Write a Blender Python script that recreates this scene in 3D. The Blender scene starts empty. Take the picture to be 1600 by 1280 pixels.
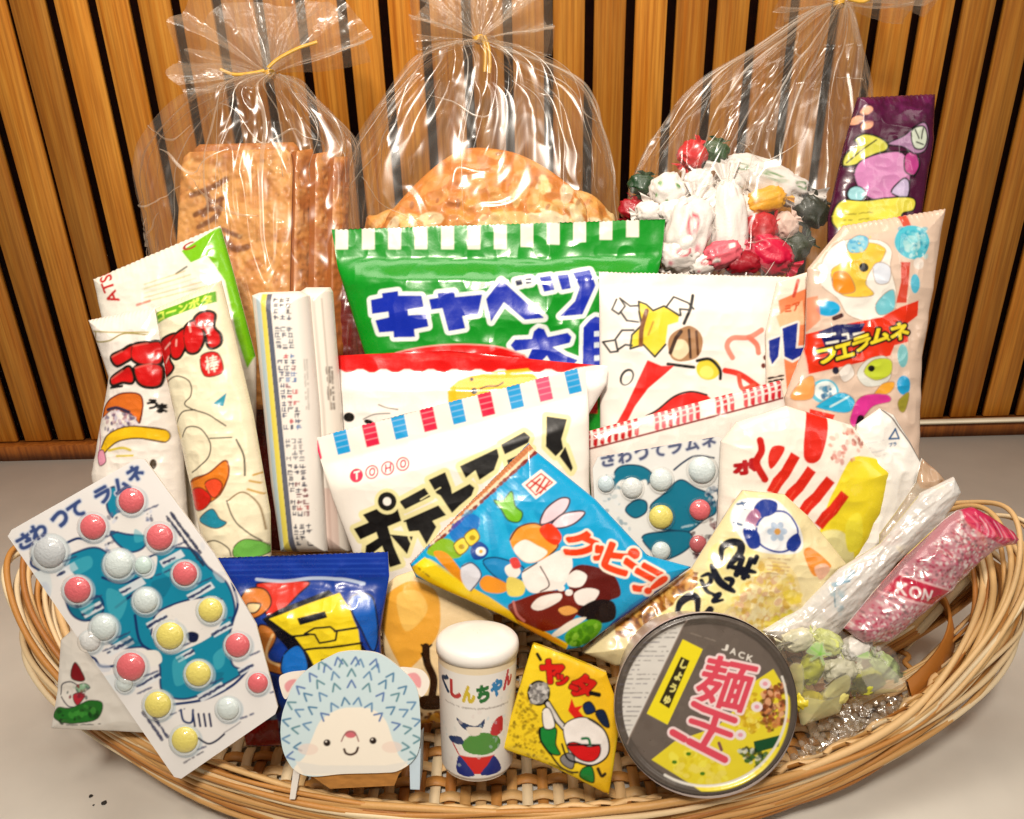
import bpy, math, random
import numpy as np
from mathutils import Vector, Matrix

random.seed(7)
RNG = np.random.default_rng(7)
SC = bpy.context.scene
COL = SC.collection

# ------------------------------------------------------------------ camera, world, lamps, exposure
H = 0.40                       # lens height over the counter (m)
PITCH, ROLL, FPX = math.radians(26.0), math.radians(1.5), 1300.0
Fw = np.array([0, math.cos(PITCH), -math.sin(PITCH)])
_R0 = np.array([1.0, 0, 0]); _U0 = np.array([0, math.sin(PITCH), math.cos(PITCH)])
Rt = math.cos(ROLL) * _R0 - math.sin(ROLL) * _U0
Up = math.cos(ROLL) * _U0 + math.sin(ROLL) * _R0
CAM = np.array([0.0, 0.0, H])
cam = bpy.data.cameras.new('camera'); camo = bpy.data.objects.new('camera', cam); COL.objects.link(camo)
cam.sensor_fit = 'HORIZONTAL'; cam.sensor_width = 36.0; cam.lens = 36.0 * FPX / 1600.0
cam.clip_start = 0.01; cam.clip_end = 50
M = Matrix.Identity(4)
for i in range(3):
    M[i][0], M[i][1], M[i][2], M[i][3] = Rt[i], Up[i], -Fw[i], CAM[i]
camo.matrix_world = M
SC.camera = camo

W = bpy.data.worlds.new('World'); SC.world = W; W.use_nodes = True
bgn = W.node_tree.nodes['Background']
bgn.inputs[0].default_value = (1.0, 0.93, 0.85, 1); bgn.inputs[1].default_value = 0.16

def lamp(kind, name, loc, target, energy, color, **kw):
    l = bpy.data.lights.new(name, kind); l.energy = energy; l.color = color
    for k, v in kw.items(): setattr(l, k, v)
    o = bpy.data.objects.new(name, l); COL.objects.link(o)
    o.location = loc
    o.rotation_euler = (Vector(target) - Vector(loc)).to_track_quat('-Z', 'Y').to_euler()
    return o
# added lamps, no fixtures in view: basket pool, wall fill, overhead fill, film gloss
lamp('SPOT', 'vignette_spot', (0.04, -0.12, 1.25), (0.01, 0.44, 0.10), 15, (1.0, 0.89, 0.75),
     spot_size=math.radians(36), spot_blend=1.0, shadow_soft_size=0.07)  # added spot, its soft cone leaves the frame corners dim
lamp('SPOT', 'wall_fill_spot', (-0.10, -0.30, 1.30), (-0.03, 0.82, 0.14), 98, (1.0, 0.90, 0.78),
     spot_size=math.radians(58), spot_blend=0.95, shadow_soft_size=0.10)  # added to brighten the slats and the rear counter
lamp('AREA', 'overhead_fill', (-0.03, 0.50, 1.2), (-0.03, 0.54, 0.0), 7.0, (1.0, 0.92, 0.80), shape='RECTANGLE', size=0.9, size_y=0.3)  # added overhead fill for the counter near the wall
lamp('AREA', 'side_softbox', (0.9, -0.1, 0.9), (0, 0.5, 0.15), 2.0, (1.0, 0.92, 0.82), shape='RECTANGLE', size=0.25, size_y=0.6)  # added at the side for gloss streaks on film

SC.view_settings.view_transform = 'Standard'; SC.view_settings.look = 'None'
SC.view_settings.exposure = 0.0; SC.view_settings.gamma = 1.0
SC.view_settings.use_curve_mapping = False
SC.render.engine = 'CYCLES'
SC.cycles.transparent_max_bounces = 24; SC.cycles.max_bounces = 8
SC.cycles.caustics_reflective = False; SC.cycles.caustics_refractive = False
SC.cycles.use_denoising = True

# ------------------------------------------------------------------ small helpers
Q = 0.85         # mesh grid points per photo pixel on printed faces
def ray(px, py):
    return Fw + (px - 800.0) / FPX * Rt + (640.0 - py) / FPX * Up
def at(px, py, d):
    return CAM + d * ray(px, py)
def on_y(px, py, y):
    r = ray(px, py); return CAM + r * (y / r[1])
def on_z(px, py, z):
    r = ray(px, py); return CAM + r * ((z - H) / r[2])
def fr(x0, y0, s):               # a view of the photo enlarged s times: its points -> photo points
    return lambda *p: [(x0 + x / s, y0 + y / s) for x, y in p]
def lin(h, k=0.76):
    if isinstance(h, str):
        h = h.lstrip('#'); c = np.array([int(h[i:i + 2], 16) for i in (0, 2, 4)]) / 255.0
        c = np.where(c <= 0.04045, c / 12.92, ((c + 0.055) / 1.055) ** 2.4)
        c = c ** 1.13 * k          # inks a little deeper than they look under gloss
        return c
    return np.array(h, float)
def tag(o, label, cat, group=None, kind=None):
    if label: o['label'] = label
    if cat: o['category'] = cat
    if group: o['group'] = group
    if kind: o['kind'] = kind
    return o
def thing(name, loc, label, cat, group=None):
    o = bpy.data.objects.new(name, None); COL.objects.link(o); o.location = Vector(loc)
    o.empty_display_size = 0.01
    return tag(o, label, cat, group)
def mesh_obj(name, V, Fs, mat, parent=None, cols=None, smooth=True, base=None):
    """V: n x 3 world points, Fs: k x 3/4 array or list of faces; parent is an Empty/obj without rotation"""
    V = np.asarray(V, float)
    off = np.zeros(3)
    if base is not None: off = np.asarray(base, float)
    elif parent is not None:
        p = parent
        while p is not None: off = off + np.array(p.location); p = p.parent
    me = bpy.data.meshes.new(name)
    V = V - off
    if isinstance(Fs, np.ndarray):
        n, k = Fs.shape
        me.vertices.add(len(V)); me.vertices.foreach_set('co', V.astype(np.float32).ravel())
        me.loops.add(n * k); me.loops.foreach_set('vertex_index', Fs.astype(np.int32).ravel())
        me.polygons.add(n)
        me.polygons.foreach_set('loop_start', np.arange(0, n * k, k, dtype=np.int32))
        me.update(calc_edges=True)
    else:
        me.from_pydata([tuple(v) for v in V], [], [tuple(f) for f in Fs])
    me.validate()
    if smooth: me.polygons.foreach_set('use_smooth', np.ones(len(me.polygons), bool))
    if cols is not None:
        a = me.color_attributes.new('Col', 'FLOAT_COLOR', 'POINT')
        c = np.ones((len(V), 4), np.float32); c[:, :cols.shape[1]] = cols
        a.data.foreach_set('color', c.ravel())
    me.materials.append(mat)
    o = bpy.data.objects.new(name, me); COL.objects.link(o)
    if parent is not None: o.parent = parent
    if base is not None: o.location = Vector(base)
    return o
def sm(x, a, b):
    t = np.clip((x - a) / (b - a), 0, 1); return t * t * (3 - 2 * t)
_lat = np.random.default_rng(11).random((256, 256))
def vn(x, y, seed=0):            # smooth value noise in 0..1
    x = np.asarray(x, float) + seed * 37.17; y = np.asarray(y, float) + seed * 91.71
    xi = np.floor(x).astype(int); yi = np.floor(y).astype(int)
    fx = x - xi; fy = y - yi; fx = fx * fx * (3 - 2 * fx); fy = fy * fy * (3 - 2 * fy)
    g = lambda a, b: _lat[a & 255, b & 255]
    return (g(xi, yi) * (1 - fx) + g(xi + 1, yi) * fx) * (1 - fy) + (g(xi, yi + 1) * (1 - fx) + g(xi + 1, yi + 1) * fx) * fy
def ridged(x, y, seed=0, oct=3):
    s = 0; a = 1; t = 0
    for k in range(oct):
        s = s + a * (1 - np.abs(2 * vn(x * 2 ** k, y * 2 ** k, seed + k) - 1)); t += a; a *= 0.5
    return s / t
def cat_rom(p, n=8, closed=False):
    p = np.asarray(p, float); m = len(p); out = []
    if m < 3: return p
    for i in range(m if closed else m - 1):
        if closed: a, b, c, d = p[(i - 1) % m], p[i], p[(i + 1) % m], p[(i + 2) % m]
        else: a, b, c, d = p[max(i - 1, 0)], p[i], p[i + 1], p[min(i + 2, m - 1)]
        for k in range(n):
            t = k / n
            out.append(0.5 * (2 * b + (c - a) * t + (2 * a - 5 * b + 4 * c - d) * t * t + (3 * b - a - 3 * c + d) * t ** 3))
    if not closed: out.append(p[-1])
    return np.array(out)

# ------------------------------------------------------------------ materials
def new_mat(name):
    m = bpy.data.materials.new(name); m.use_nodes = True
    nt = m.node_tree; return m, nt, nt.nodes, nt.links, nt.nodes['Principled BSDF']
def print_mat(name, rough=0.35, coat=0.0, spec=0.5, bump=0.0, bscale=300.0, metal=0.0, alpha=False):
    m, nt, N, L, b = new_mat(name)
    a = N.new('ShaderNodeAttribute'); a.attribute_name = 'Col'
    L.new(a.outputs['Color'], b.inputs['Base Color'])
    b.inputs['Roughness'].default_value = rough; b.inputs['Specular IOR Level'].default_value = spec
    b.inputs['Coat Weight'].default_value = coat; b.inputs['Coat Roughness'].default_value = 0.08
    b.inputs['Metallic'].default_value = metal
    t = N.new('ShaderNodeTexCoord')
    n = N.new('ShaderNodeTexNoise'); n.inputs['Scale'].default_value = bscale; n.inputs['Detail'].default_value = 4
    L.new(t.outputs['Object'], n.inputs['Vector'])
    r = N.new('ShaderNodeMapRange'); r.inputs[3].default_value = rough * 0.75; r.inputs[4].default_value = min(1, rough * 1.3)
    L.new(n.outputs['Fac'], r.inputs[0]); L.new(r.outputs[0], b.inputs['Roughness'])
    if bump:
        bp = N.new('ShaderNodeBump'); bp.inputs['Strength'].default_value = bump; bp.inputs['Distance'].default_value = 0.0008
        L.new(n.outputs['Fac'], bp.inputs['Height']); L.new(bp.outputs[0], b.inputs['Normal'])
    if alpha:
        tr = N.new('ShaderNodeBsdfTransparent'); mx = N.new('ShaderNodeMixShader')
        gl = N.new('ShaderNodeBsdfGlossy'); gl.inputs['Roughness'].default_value = 0.12
        fz = N.new('ShaderNodeFresnel'); fz.inputs['IOR'].default_value = 1.45
        m2 = N.new('ShaderNodeMixShader')
        L.new(fz.outputs[0], m2.inputs[0]); L.new(tr.outputs[0], m2.inputs[1]); L.new(gl.outputs[0], m2.inputs[2])
        L.new(a.outputs['Alpha'], mx.inputs[0]); L.new(m2.outputs[0], mx.inputs[1]); L.new(b.outputs[0], mx.inputs[2])
        L.new(mx.outputs[0], N['Material Output'].inputs[0])
    return m
def plain_mat(name, col, rough=0.5, spec=0.5, var=0.15, scale=60.0, bump=0.15, stretch=(1, 1, 1), sss=0.0, dark=None):
    m, nt, N, L, b = new_mat(name)
    t = N.new('ShaderNodeTexCoord'); mp = N.new('ShaderNodeMapping'); mp.inputs['Scale'].default_value = stretch
    n = N.new('ShaderNodeTexNoise'); n.inputs['Scale'].default_value = scale; n.inputs['Detail'].default_value = 6
    L.new(t.outputs['Object'], mp.inputs[0]); L.new(mp.outputs[0], n.inputs['Vector'])
    c = lin(col); r = N.new('ShaderNodeValToRGB')
    d = lin(dark) if dark is not None else c * (1 - var * 2)
    r.color_ramp.elements[0].color = (*d, 1); r.color_ramp.elements[1].color = (*np.minimum(c * (1 + var), 0.95), 1)
    r.color_ramp.elements[0].position = 0.3; r.color_ramp.elements[1].position = 0.7
    L.new(n.outputs['Fac'], r.inputs[0]); L.new(r.outputs[0], b.inputs['Base Color'])
    b.inputs['Roughness'].default_value = rough; b.inputs['Specular IOR Level'].default_value = spec
    if sss:
        b.inputs['Subsurface Weight'].default_value = sss; b.inputs['Subsurface Radius'].default_value = (0.004, 0.002, 0.001)
    if bump:
        bp = N.new('ShaderNodeBump'); bp.inputs['Strength'].default_value = bump; bp.inputs['Distance'].default_value = 0.001
        L.new(n.outputs['Fac'], bp.inputs['Height']); L.new(bp.outputs[0], b.inputs['Normal'])
    return m
def film_mat(name, base=0.05, haze=0.05, rough=0.10, tint=(1, 1, 1), hz_add=0.28):
    """thin clear film: lets light through, mirrors at its creases, a trace of milky haze"""
    m, nt, N, L, b = new_mat(name); N.remove(b)
    tr = N.new('ShaderNodeBsdfTransparent'); tr.inputs[0].default_value = (*[0.985 * t for t in tint], 1)
    gl = N.new('ShaderNodeBsdfGlossy'); gl.inputs['Roughness'].default_value = rough
    df = N.new('ShaderNodeBsdfTranslucent'); df.inputs[0].default_value = (0.92, 0.80, 0.64, 1)
    d2 = N.new('ShaderNodeBsdfDiffuse'); d2.inputs[0].default_value = (0.92, 0.80, 0.64, 1)
    mh = N.new('ShaderNodeMixShader'); mh.inputs[0].default_value = 0.5
    L.new(d2.outputs[0], mh.inputs[1]); L.new(df.outputs[0], mh.inputs[2])
    lw = N.new('ShaderNodeLayerWeight'); lw.inputs['Blend'].default_value = 0.35
    pw = N.new('ShaderNodeMath'); pw.operation = 'POWER'; pw.inputs[1].default_value = 2.2
    L.new(lw.outputs['Facing'], pw.inputs[0])
    mr = N.new('ShaderNodeMapRange'); mr.inputs[3].default_value = base; mr.inputs[4].default_value = 0.55
    L.new(pw.outputs[0], mr.inputs[0])
    hz = N.new('ShaderNodeMapRange'); hz.inputs[3].default_value = haze; hz.inputs[4].default_value = haze + hz_add
    L.new(pw.outputs[0], hz.inputs[0])
    a = N.new('ShaderNodeMixShader'); c = N.new('ShaderNodeMixShader')
    L.new(hz.outputs[0], a.inputs[0]); L.new(tr.outputs[0], a.inputs[1]); L.new(mh.outputs[0], a.inputs[2])
    L.new(mr.outputs[0], c.inputs[0]); L.new(a.outputs[0], c.inputs[1]); L.new(gl.outputs[0], c.inputs[2])
    L.new(c.outputs[0], N['Material Output'].inputs[0])
    return m

MAT = {
    'blister': film_mat('clear_blister', 0.03, 0.02, 0.08, hz_add=0.12),
    'gloss': print_mat('printed_film_gloss', 0.26, 0.15, 0.45, 0.10, 260),
    'satin': print_mat('printed_film_satin', 0.42, 0.0, 0.35, 0.10, 300),
    'card': print_mat('printed_card', 0.55, 0.0, 0.3, 0.05, 500),
    'cardgloss': print_mat('coated_card', 0.30, 0.1, 0.45, 0.03, 400),
    'clearprint': print_mat('printed_clear_film', 0.22, 0.1, 0.5, 0.0, 260, alpha=True),
    'straw': print_mat('split_willow', 0.5, 0.0, 0.4, 0.25, 900),
    'film': film_mat('clear_film', 0.030, 0.030, 0.22, hz_add=0.26),
    'ruffle': film_mat('gathered_film', 0.05, 0.13, 0.26, hz_add=0.34),
    'crease': film_mat('creased_film', 0.08, 0.26, 0.30, hz_add=0.2),
    'pack_film': film_mat('packet_film', 0.06, 0.05, 0.14),
}

# ------------------------------------------------------------------ print painter
_txt = {}
def text_loops(s):
    if s not in _txt:
        c = bpy.data.curves.new('lettering', 'FONT'); c.body = s; c.resolution_u = 4
        o = bpy.data.objects.new('lettering', c); COL.objects.link(o)
        dg = bpy.context.evaluated_depsgraph_get(); dg.update()
        me = bpy.data.meshes.new_from_object(o.evaluated_get(dg))
        n = {}
        for p in me.polygons:
            for k in p.edge_keys: n[k] = n.get(k, 0) + 1
        E = [(me.vertices[a].co.xy[:], me.vertices[b].co.xy[:]) for (a, b), q in n.items() if q == 1]
        E = np.array(E); lo = E.reshape(-1, 2).min(0); hi = E.reshape(-1, 2).max(0)
        E = (E - lo) / (hi - lo); E[..., 1] = 1 - E[..., 1]
        _txt[s] = E
        bpy.data.objects.remove(o); bpy.data.curves.remove(c); bpy.data.meshes.remove(me)
    return _txt[s]

class Canvas:
    """linear RGBA raster in a face's own flat coordinates; P maps photo points to raster points"""
    def __init__(s, w, h, P, upp, bg):
        s.w, s.h, s.P, s.upp = w, h, P, upp          # upp: raster points per photo pixel
        s.a = np.ones((h, w, 4), np.float32); s.a[..., :3] = lin(bg)
    def _edges(s, E, col, alpha, grow=0.0, clip=None):
        """even-odd fill of edges (n,2,2) in raster points, antialiased; grow dilates"""
        g = int(math.ceil(max(grow, 0))) + 2
        x0 = max(int(E[..., 0].min()) - g, 0); x1 = min(int(E[..., 0].max()) + g + 2, s.w)
        y0 = max(int(E[..., 1].min()) - g, 0); y1 = min(int(E[..., 1].max()) + g + 2, s.h)
        if x1 <= x0 or y1 <= y0: return
        SS = 3
        hh, ww = (y1 - y0) * SS, (x1 - x0) * SS
        e = (E - np.array([x0, y0])) * SS
        diff = np.zeros((hh, ww + 1), np.int32)
        for (ax, ay), (bx, by) in e:
            if ay > by: ax, ay, bx, by = bx, by, ax, ay
            r0 = max(int(math.ceil(ay - 0.5)), 0); r1 = min(int(math.ceil(by - 0.5)), hh)
            if r1 <= r0: continue
            rows = np.arange(r0, r1)
            xs = ax + (rows + 0.5 - ay) * (bx - ax) / (by - ay)
            xi = np.clip(np.ceil(xs - 0.5).astype(int), 0, ww)
            np.add.at(diff, (rows, xi), 1)
        m = (np.cumsum(diff, 1)[:, :ww] & 1).astype(bool)
        if grow > 0:
            r = grow * SS; o = m.copy(); k = int(r)
            for dy in range(-k, k + 1):
                dx = int(math.sqrt(max(r * r - dy * dy, 0)))
                src = m[max(0, -dy):hh - max(0, dy)]
                row = np.zeros_like(src)
                cs = np.cumsum(np.pad(src, ((0, 0), (dx + 1, dx))).astype(np.int32), 1)
                row = (cs[:, 2 * dx + 1:] - cs[:, :-(2 * dx + 1)]) > 0
                o[max(0, dy):hh - max(0, -dy)] |= row[:, :ww]
            m = o
        cov = m.reshape(y1 - y0, SS, x1 - x0, SS).mean((1, 3))
        s._blend(x0, y0, cov, col, alpha, clip)
    def _blend(s, x0, y0, cov, col, alpha, clip=None):
        h, w = cov.shape; c = lin(col)
        k = (cov * alpha)[..., None]
        if clip is not None: k = k * clip[y0:y0 + h, x0:x0 + w, None]
        t = s.a[y0:y0 + h, x0:x0 + w]
        t[..., :3] = t[..., :3] * (1 - k) + c[:3] * k
        if getattr(s, 'opq', None) is not None: t[..., 3:] = t[..., 3:] * (1 - k) + s.opq * k
    def fill(s, pts, col, smooth=False, alpha=1.0, grow=0.0, clip=None):
        p = s.P(np.asarray(pts, float))
        if smooth: p = cat_rom(p, 6, True)
        s._edges(np.stack([p, np.roll(p, -1, 0)], 1), col, alpha, grow * s.upp, clip)
        if smooth and getattr(s, 'ink', None) and alpha > 0.95: s.stroke(pts, s.ink[1], s.ink[0], closed=True)
    def lettering(s, txt, tl, tr, bl, col, bold=0.0, outline=(), alpha=1.0, shear=0):
        E = text_loops(txt); tl, tr, bl = map(np.array, (tl, tr, bl))
        p = tl + E[..., :1] * (tr - tl) + E[..., 1:] * (bl - tl)
        p = s.P(p.reshape(-1, 2)).reshape(E.shape)
        for r, c in outline: s._edges(p, c, 1.0, (bold + r) * s.upp)
        s._edges(p, col, alpha, bold * s.upp)
    def stroke(s, pts, wid, col, smooth=True, closed=False, alpha=1.0, taper=False):
        p = s.P(np.asarray(pts, float))
        if smooth and len(p) > 2: p = cat_rom(p, 6, closed)
        elif closed: p = np.vstack([p, p[:1]])
        r = wid * s.upp / 2
        x0 = max(int(p[:, 0].min() - r - 2), 0); x1 = min(int(p[:, 0].max() + r + 3), s.w)
        y0 = max(int(p[:, 1].min() - r - 2), 0); y1 = min(int(p[:, 1].max() + r + 3), s.h)
        if x1 <= x0 or y1 <= y0: return
        X, Y = np.meshgrid(np.arange(x0, x1) + 0.5, np.arange(y0, y1) + 0.5)
        best = np.full(X.shape, -1e9); n = len(p) - 1
        for i in range(n):
            a, b = p[i], p[i + 1]; d = b - a; q = d @ d + 1e-9
            t = np.clip(((X - a[0]) * d[0] + (Y - a[1]) * d[1]) / q, 0, 1)
            rr = r if not taper else r * (0.25 + 0.75 * math.sin(math.pi * (0.08 + 0.84 * (i + 0.5) / n)))
            best = np.maximum(best, rr - np.hypot(X - a[0] - t * d[0], Y - a[1] - t * d[1]))
        s._blend(x0, y0, np.clip(best + 0.5, 0, 1), col, alpha)
    def ell(s, cx, cy, rx, ry, col, ang=0.0, alpha=1.0, n=28):
        t = np.linspace(0, 2 * math.pi, n, endpoint=False); c, q = math.cos(ang), math.sin(ang)
        x, y = rx * np.cos(t), ry * np.sin(t)
        s.fill(np.stack([cx + x * c - y * q, cy + x * q + y * c], 1), col, alpha=alpha)
    def specks(s, poly, cols, n, size, seed=1, elong=1.5, alpha=0.9):
        r = np.random.default_rng(seed); p = np.asarray(poly, float); lo, hi = p.min(0), p.max(0)
        k = 0
        while k < n:
            q = lo + r.random(2) * (hi - lo)
            if inside(p, q[None])[0]:
                z = size * (0.5 + r.random())
                s.ell(q[0], q[1], z * elong, z, cols[r.integers(len(cols))], r.random() * 3.14, alpha * (0.6 + 0.4 * r.random()), 9)
            k += 1
    def fine(s, tl, tr, bl, rows, col, wid=1.3, seed=3, alpha=0.7, fill=0.8):
        """rows of print too small to read"""
        r = np.random.default_rng(seed); tl, tr, bl = map(np.array, (tl, tr, bl))
        ux = (tr - tl); uy = (bl - tl); lx = np.hypot(*ux)
        for i in range(rows):
            x = 0.0; end = 1.0 if r.random() < 0.7 else 0.4 + 0.5 * r.random()
            while x < end:
                dw = (1.2 + 2.6 * r.random()) / lx
                if r.random() < fill:
                    a = tl + ux * x + uy * (i + 0.5 + 0.15 * (r.random() - .5)) / rows
                    s.stroke([a, a + ux * min(dw, 1 - x)], wid * (0.7 + 0.6 * r.random()), col, False, alpha=alpha)
                x += dw + 1.2 / lx
def inside(poly, pts):
    poly = np.asarray(poly, float); x, y = pts[:, 0], pts[:, 1]; c = np.zeros(len(pts), bool)
    a = poly; b = np.roll(poly, -1, 0)
    for (ax, ay), (bx, by) in zip(a, b):
        if ay == by: continue
        c ^= ((ay > y) != (by > y)) & (x < (bx - ax) * (y - ay) / (by - ay) + ax)
    return c
def near(poly, pts):
    """distance to the outline and the nearest point on it"""
    poly = np.asarray(poly, float); best = np.full(len(pts), 1e9); npt = np.zeros_like(pts)
    for a, b in zip(poly, np.roll(poly, -1, 0)):
        d = b - a; q = d @ d
        if q < 1e-16: continue
        t = np.clip(((pts - a) @ d) / q, 0, 1); c = a + t[:, None] * d
        e = np.hypot(*(pts - c).T); k = e < best; best[k] = e[k]; npt[k] = c[k]
    return best, npt

class Face:
    """a flat frame facing the lens at axis depth d, tilted by (tx, ty): photo points <-> its own metres"""
    def __init__(s, cpx, d, tilt=(0, 0)):
        n = -Fw + tilt[0] * Rt + tilt[1] * Up; s.n = n / np.linalg.norm(n)
        s.O = at(cpx[0], cpx[1], d); s.d = d
        u = Rt - s.n * (Rt @ s.n); s.u = u / np.linalg.norm(u); s.v = np.cross(s.n, s.u)
    def loc(s, p):
        p = np.asarray(p, float).reshape(-1, 2)
        D = Fw + ((p[:, :1] - 800) / FPX) * Rt + ((640 - p[:, 1:]) / FPX) * Up
        t = ((s.O - CAM) @ s.n) / (D @ s.n); X = CAM + D * t[:, None] - s.O
        return np.stack([X @ s.u, X @ s.v], 1)
    def world(s, uv, h=0):
        uv = np.asarray(uv, float); h = np.asarray(h, float) * np.ones(len(uv))
        return s.O + uv[:, :1] * s.u + uv[:, 1:] * s.v + h[:, None] * s.n

def saw(a, b, n, amp):             # zig-zag cut edge between two photo points
    a, b = np.array(a, float), np.array(b, float); d = b - a; q = np.array([d[1], -d[0]]) / np.hypot(*d)
    return [tuple(a + d * (k / (2 * n)) + q * (amp if k & 1 else 0)) for k in range(2 * n + 1)]

def packet(name, label, cat, outline, d, art=None, bg='#f6efe6', tilt=(0, 0), thick=0.001, puff=0.0, pw=0.02, mat='gloss',
           crk=0.0, csc=60.0, cdir=None, parts=(), back='#e8e2d8', group=None, seed=1, q=None, height=None, smooth=False,
           front='front_panel', alpha=None, flat=(), backpanel=True, pillow=0.5, parent=None, edge_bulge=0.0):
    """A printed packet or card: front face (with its print), back face with the rim, and any named part cut from the front face."""
    q = q or Q
    outline = [tuple(p) for p in outline]
    ctr = np.mean(outline, 0); fc = Face(ctr, d, tilt)
    ol = fc.loc(outline)
    if smooth: ol = cat_rom(ol, 8, True)
    step = d / FPX / q
    lo = ol.min(0) - 2 * step; hi = ol.max(0) + 2 * step
    w = int((hi[0] - lo[0]) / step) + 1; h = int((hi[1] - lo[1]) / step) + 1
    P = lambda p: (fc.loc(p) - [lo[0], hi[1]]) / [step, -step]
    cv = Canvas(w, h, P, q, bg)
    if alpha is not None: cv.a[..., 3] = alpha; cv.opq = 1.0
    if art: art(cv)
    def grid(step2):
        w2 = int((hi[0] - lo[0]) / step2) + 2; h2 = int((hi[1] - lo[1]) / step2) + 2
        X, Y = np.meshgrid(lo[0] + np.arange(w2) * step2, hi[1] - np.arange(h2) * step2)
        g = np.stack([X.ravel(), Y.ravel()], 1)
        dist, npt = near(ol, g); ins = inside(ol, g)
        cx = np.stack([(X[:-1, :-1] + X[1:, 1:]).ravel() / 2, (Y[:-1, :-1] + Y[1:, 1:]).ravel() / 2], 1)
        I = np.arange(w2 * h2).reshape(h2, w2)
        Fc = np.stack([I[1:, :-1].ravel(), I[1:, 1:].ravel(), I[:-1, 1:].ravel(), I[:-1, :-1].ravel()], 1)
        keep = inside(ol, cx); Fc = Fc[keep]; cx = cx[keep]
        cnt = np.zeros(w2 * h2, int); np.add.at(cnt, Fc.ravel(), 1)
        bd = (cnt > 0) & ((cnt < 4) | ~ins) & (dist < 1.5 * step2)
        g2 = g.copy(); g2[bd] = npt[bd]; dist = np.where(bd | ~ins, 0, dist)
        return g2, dist, Fc, cx
    g, dist, Fc, cx = grid(step)
    prof = np.clip(dist / pw, 0, 1); prof = (1 - (1 - prof) ** 2) ** pillow
    fl = np.ones(len(g)); puck = 0
    for poly, soft in flat:              # seals: no bulge there
        pl = fc.loc(poly); dd, _ = near(pl, g); i = inside(pl, g)
        fl *= np.where(i, 0, sm(dd, 0, soft))
    hh = puff * prof * fl
    if crk:
        a, b = (g[:, 0] * csc, g[:, 1] * csc)
        if cdir is not None:
            c, s_ = math.cos(cdir[0]), math.sin(cdir[0]); a, b = (a * c + b * s_) * cdir[1], (-a * s_ + b * c)
        hh = hh + crk * (ridged(a, b, seed) - 0.6) * (0.25 + 0.75 * prof) + crk * 0.35 * (vn(a * 3.1, b * 3.1, seed + 5) - 0.5)
    if height is not None: hh = hh + height(g[:, 0], g[:, 1], dist, fc)
    Vw = fc.world(g, hh)
    ci = np.clip(((g - [lo[0], hi[1]]) / [step, -step] - 0.5), 0, [w - 1.001, h - 1.001])
    x0 = ci[:, 0].astype(int); y0 = ci[:, 1].astype(int); fx = (ci[:, 0] - x0)[:, None]; fy = (ci[:, 1] - y0)[:, None]
    x1 = np.minimum(x0 + 1, w - 1); y1 = np.minimum(y0 + 1, h - 1)
    A = cv.a
    cols = (A[y0, x0] * (1 - fx) + A[y0, x1] * fx) * (1 - fy) + (A[y1, x0] * (1 - fx) + A[y1, x1] * fx) * fy
    base = fc.world(np.array([[ol[:, 0].mean(), ol[:, 1].min()]]))[0]
    if parent is None: root = thing(name, base, label, cat, group)
    else: root = parent
    m = MAT[mat] if isinstance(mat, str) else mat
    left = np.ones(len(Fc), bool)
    def sub(sel, nm):
        if not sel.any(): return None
        f = Fc[sel]; u, inv = np.unique(f.ravel(), return_inverse=True)
        return mesh_obj(nm, Vw[u], inv.reshape(-1, 4), m, root, cols[u])
    made = {}
    for nm, poly in parts:
        s_ = left & inside(fc.loc(poly), cx); left &= ~s_
        made[nm] = sub(s_, nm)
    made['front'] = sub(left, front)
    if backpanel:
        st = max(step * 4, (hi - lo).max() / 60)
        gb, db, Fb, _ = grid(st)
        pb = np.clip(db / pw, 0, 1); hb = -thick - 0.6 * puff * (1 - (1 - pb) ** 2) ** pillow
        n0 = len(gb); k = len(ol)
        V = np.vstack([fc.world(gb, hb), fc.world(ol, 0.0), fc.world(ol, -thick)])
        Fl = [tuple(f[::-1]) for f in Fb] + [(n0 + i, n0 + k + i, n0 + k + (i + 1) % k, n0 + (i + 1) % k) for i in range(k)]
        bc = np.ones((len(V), 4)); bc[:, :3] = lin(back)
        if alpha is not None: bc[:, 3] = alpha
        made['back'] = mesh_obj('back_panel', V, Fl, m, root, bc, smooth=False)
    return root, fc, made

def tube(path, r, n=8, closed=False, rv=None):
    p = np.asarray(path, float); m = len(p)
    t = np.gradient(p, axis=0) if not closed else np.roll(p, -1, 0) - np.roll(p, 1, 0)
    t /= np.linalg.norm(t, axis=1)[:, None] + 1e-12
    ref = np.array([0.13, 0.21, 0.97]); a = np.cross(t, ref); a /= np.linalg.norm(a, axis=1)[:, None] + 1e-9; b = np.cross(t, a)
    th = np.linspace(0, 2 * math.pi, n, endpoint=False)
    rr = (np.ones(m) * r if rv is None else np.asarray(rv) * r)[:, None, None]
    V = (p[:, None] + rr * (np.cos(th)[None, :, None] * a[:, None] + np.sin(th)[None, :, None] * b[:, None])).reshape(-1, 3)
    i = np.arange(m if closed else m - 1)[:, None]; j = np.arange(n)[None]
    F_ = np.stack([i * n + j, i * n + (j + 1) % n, ((i + 1) % m) * n + (j + 1) % n, ((i + 1) % m) * n + j], -1).reshape(-1, 4)
    return V, F_
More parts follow.
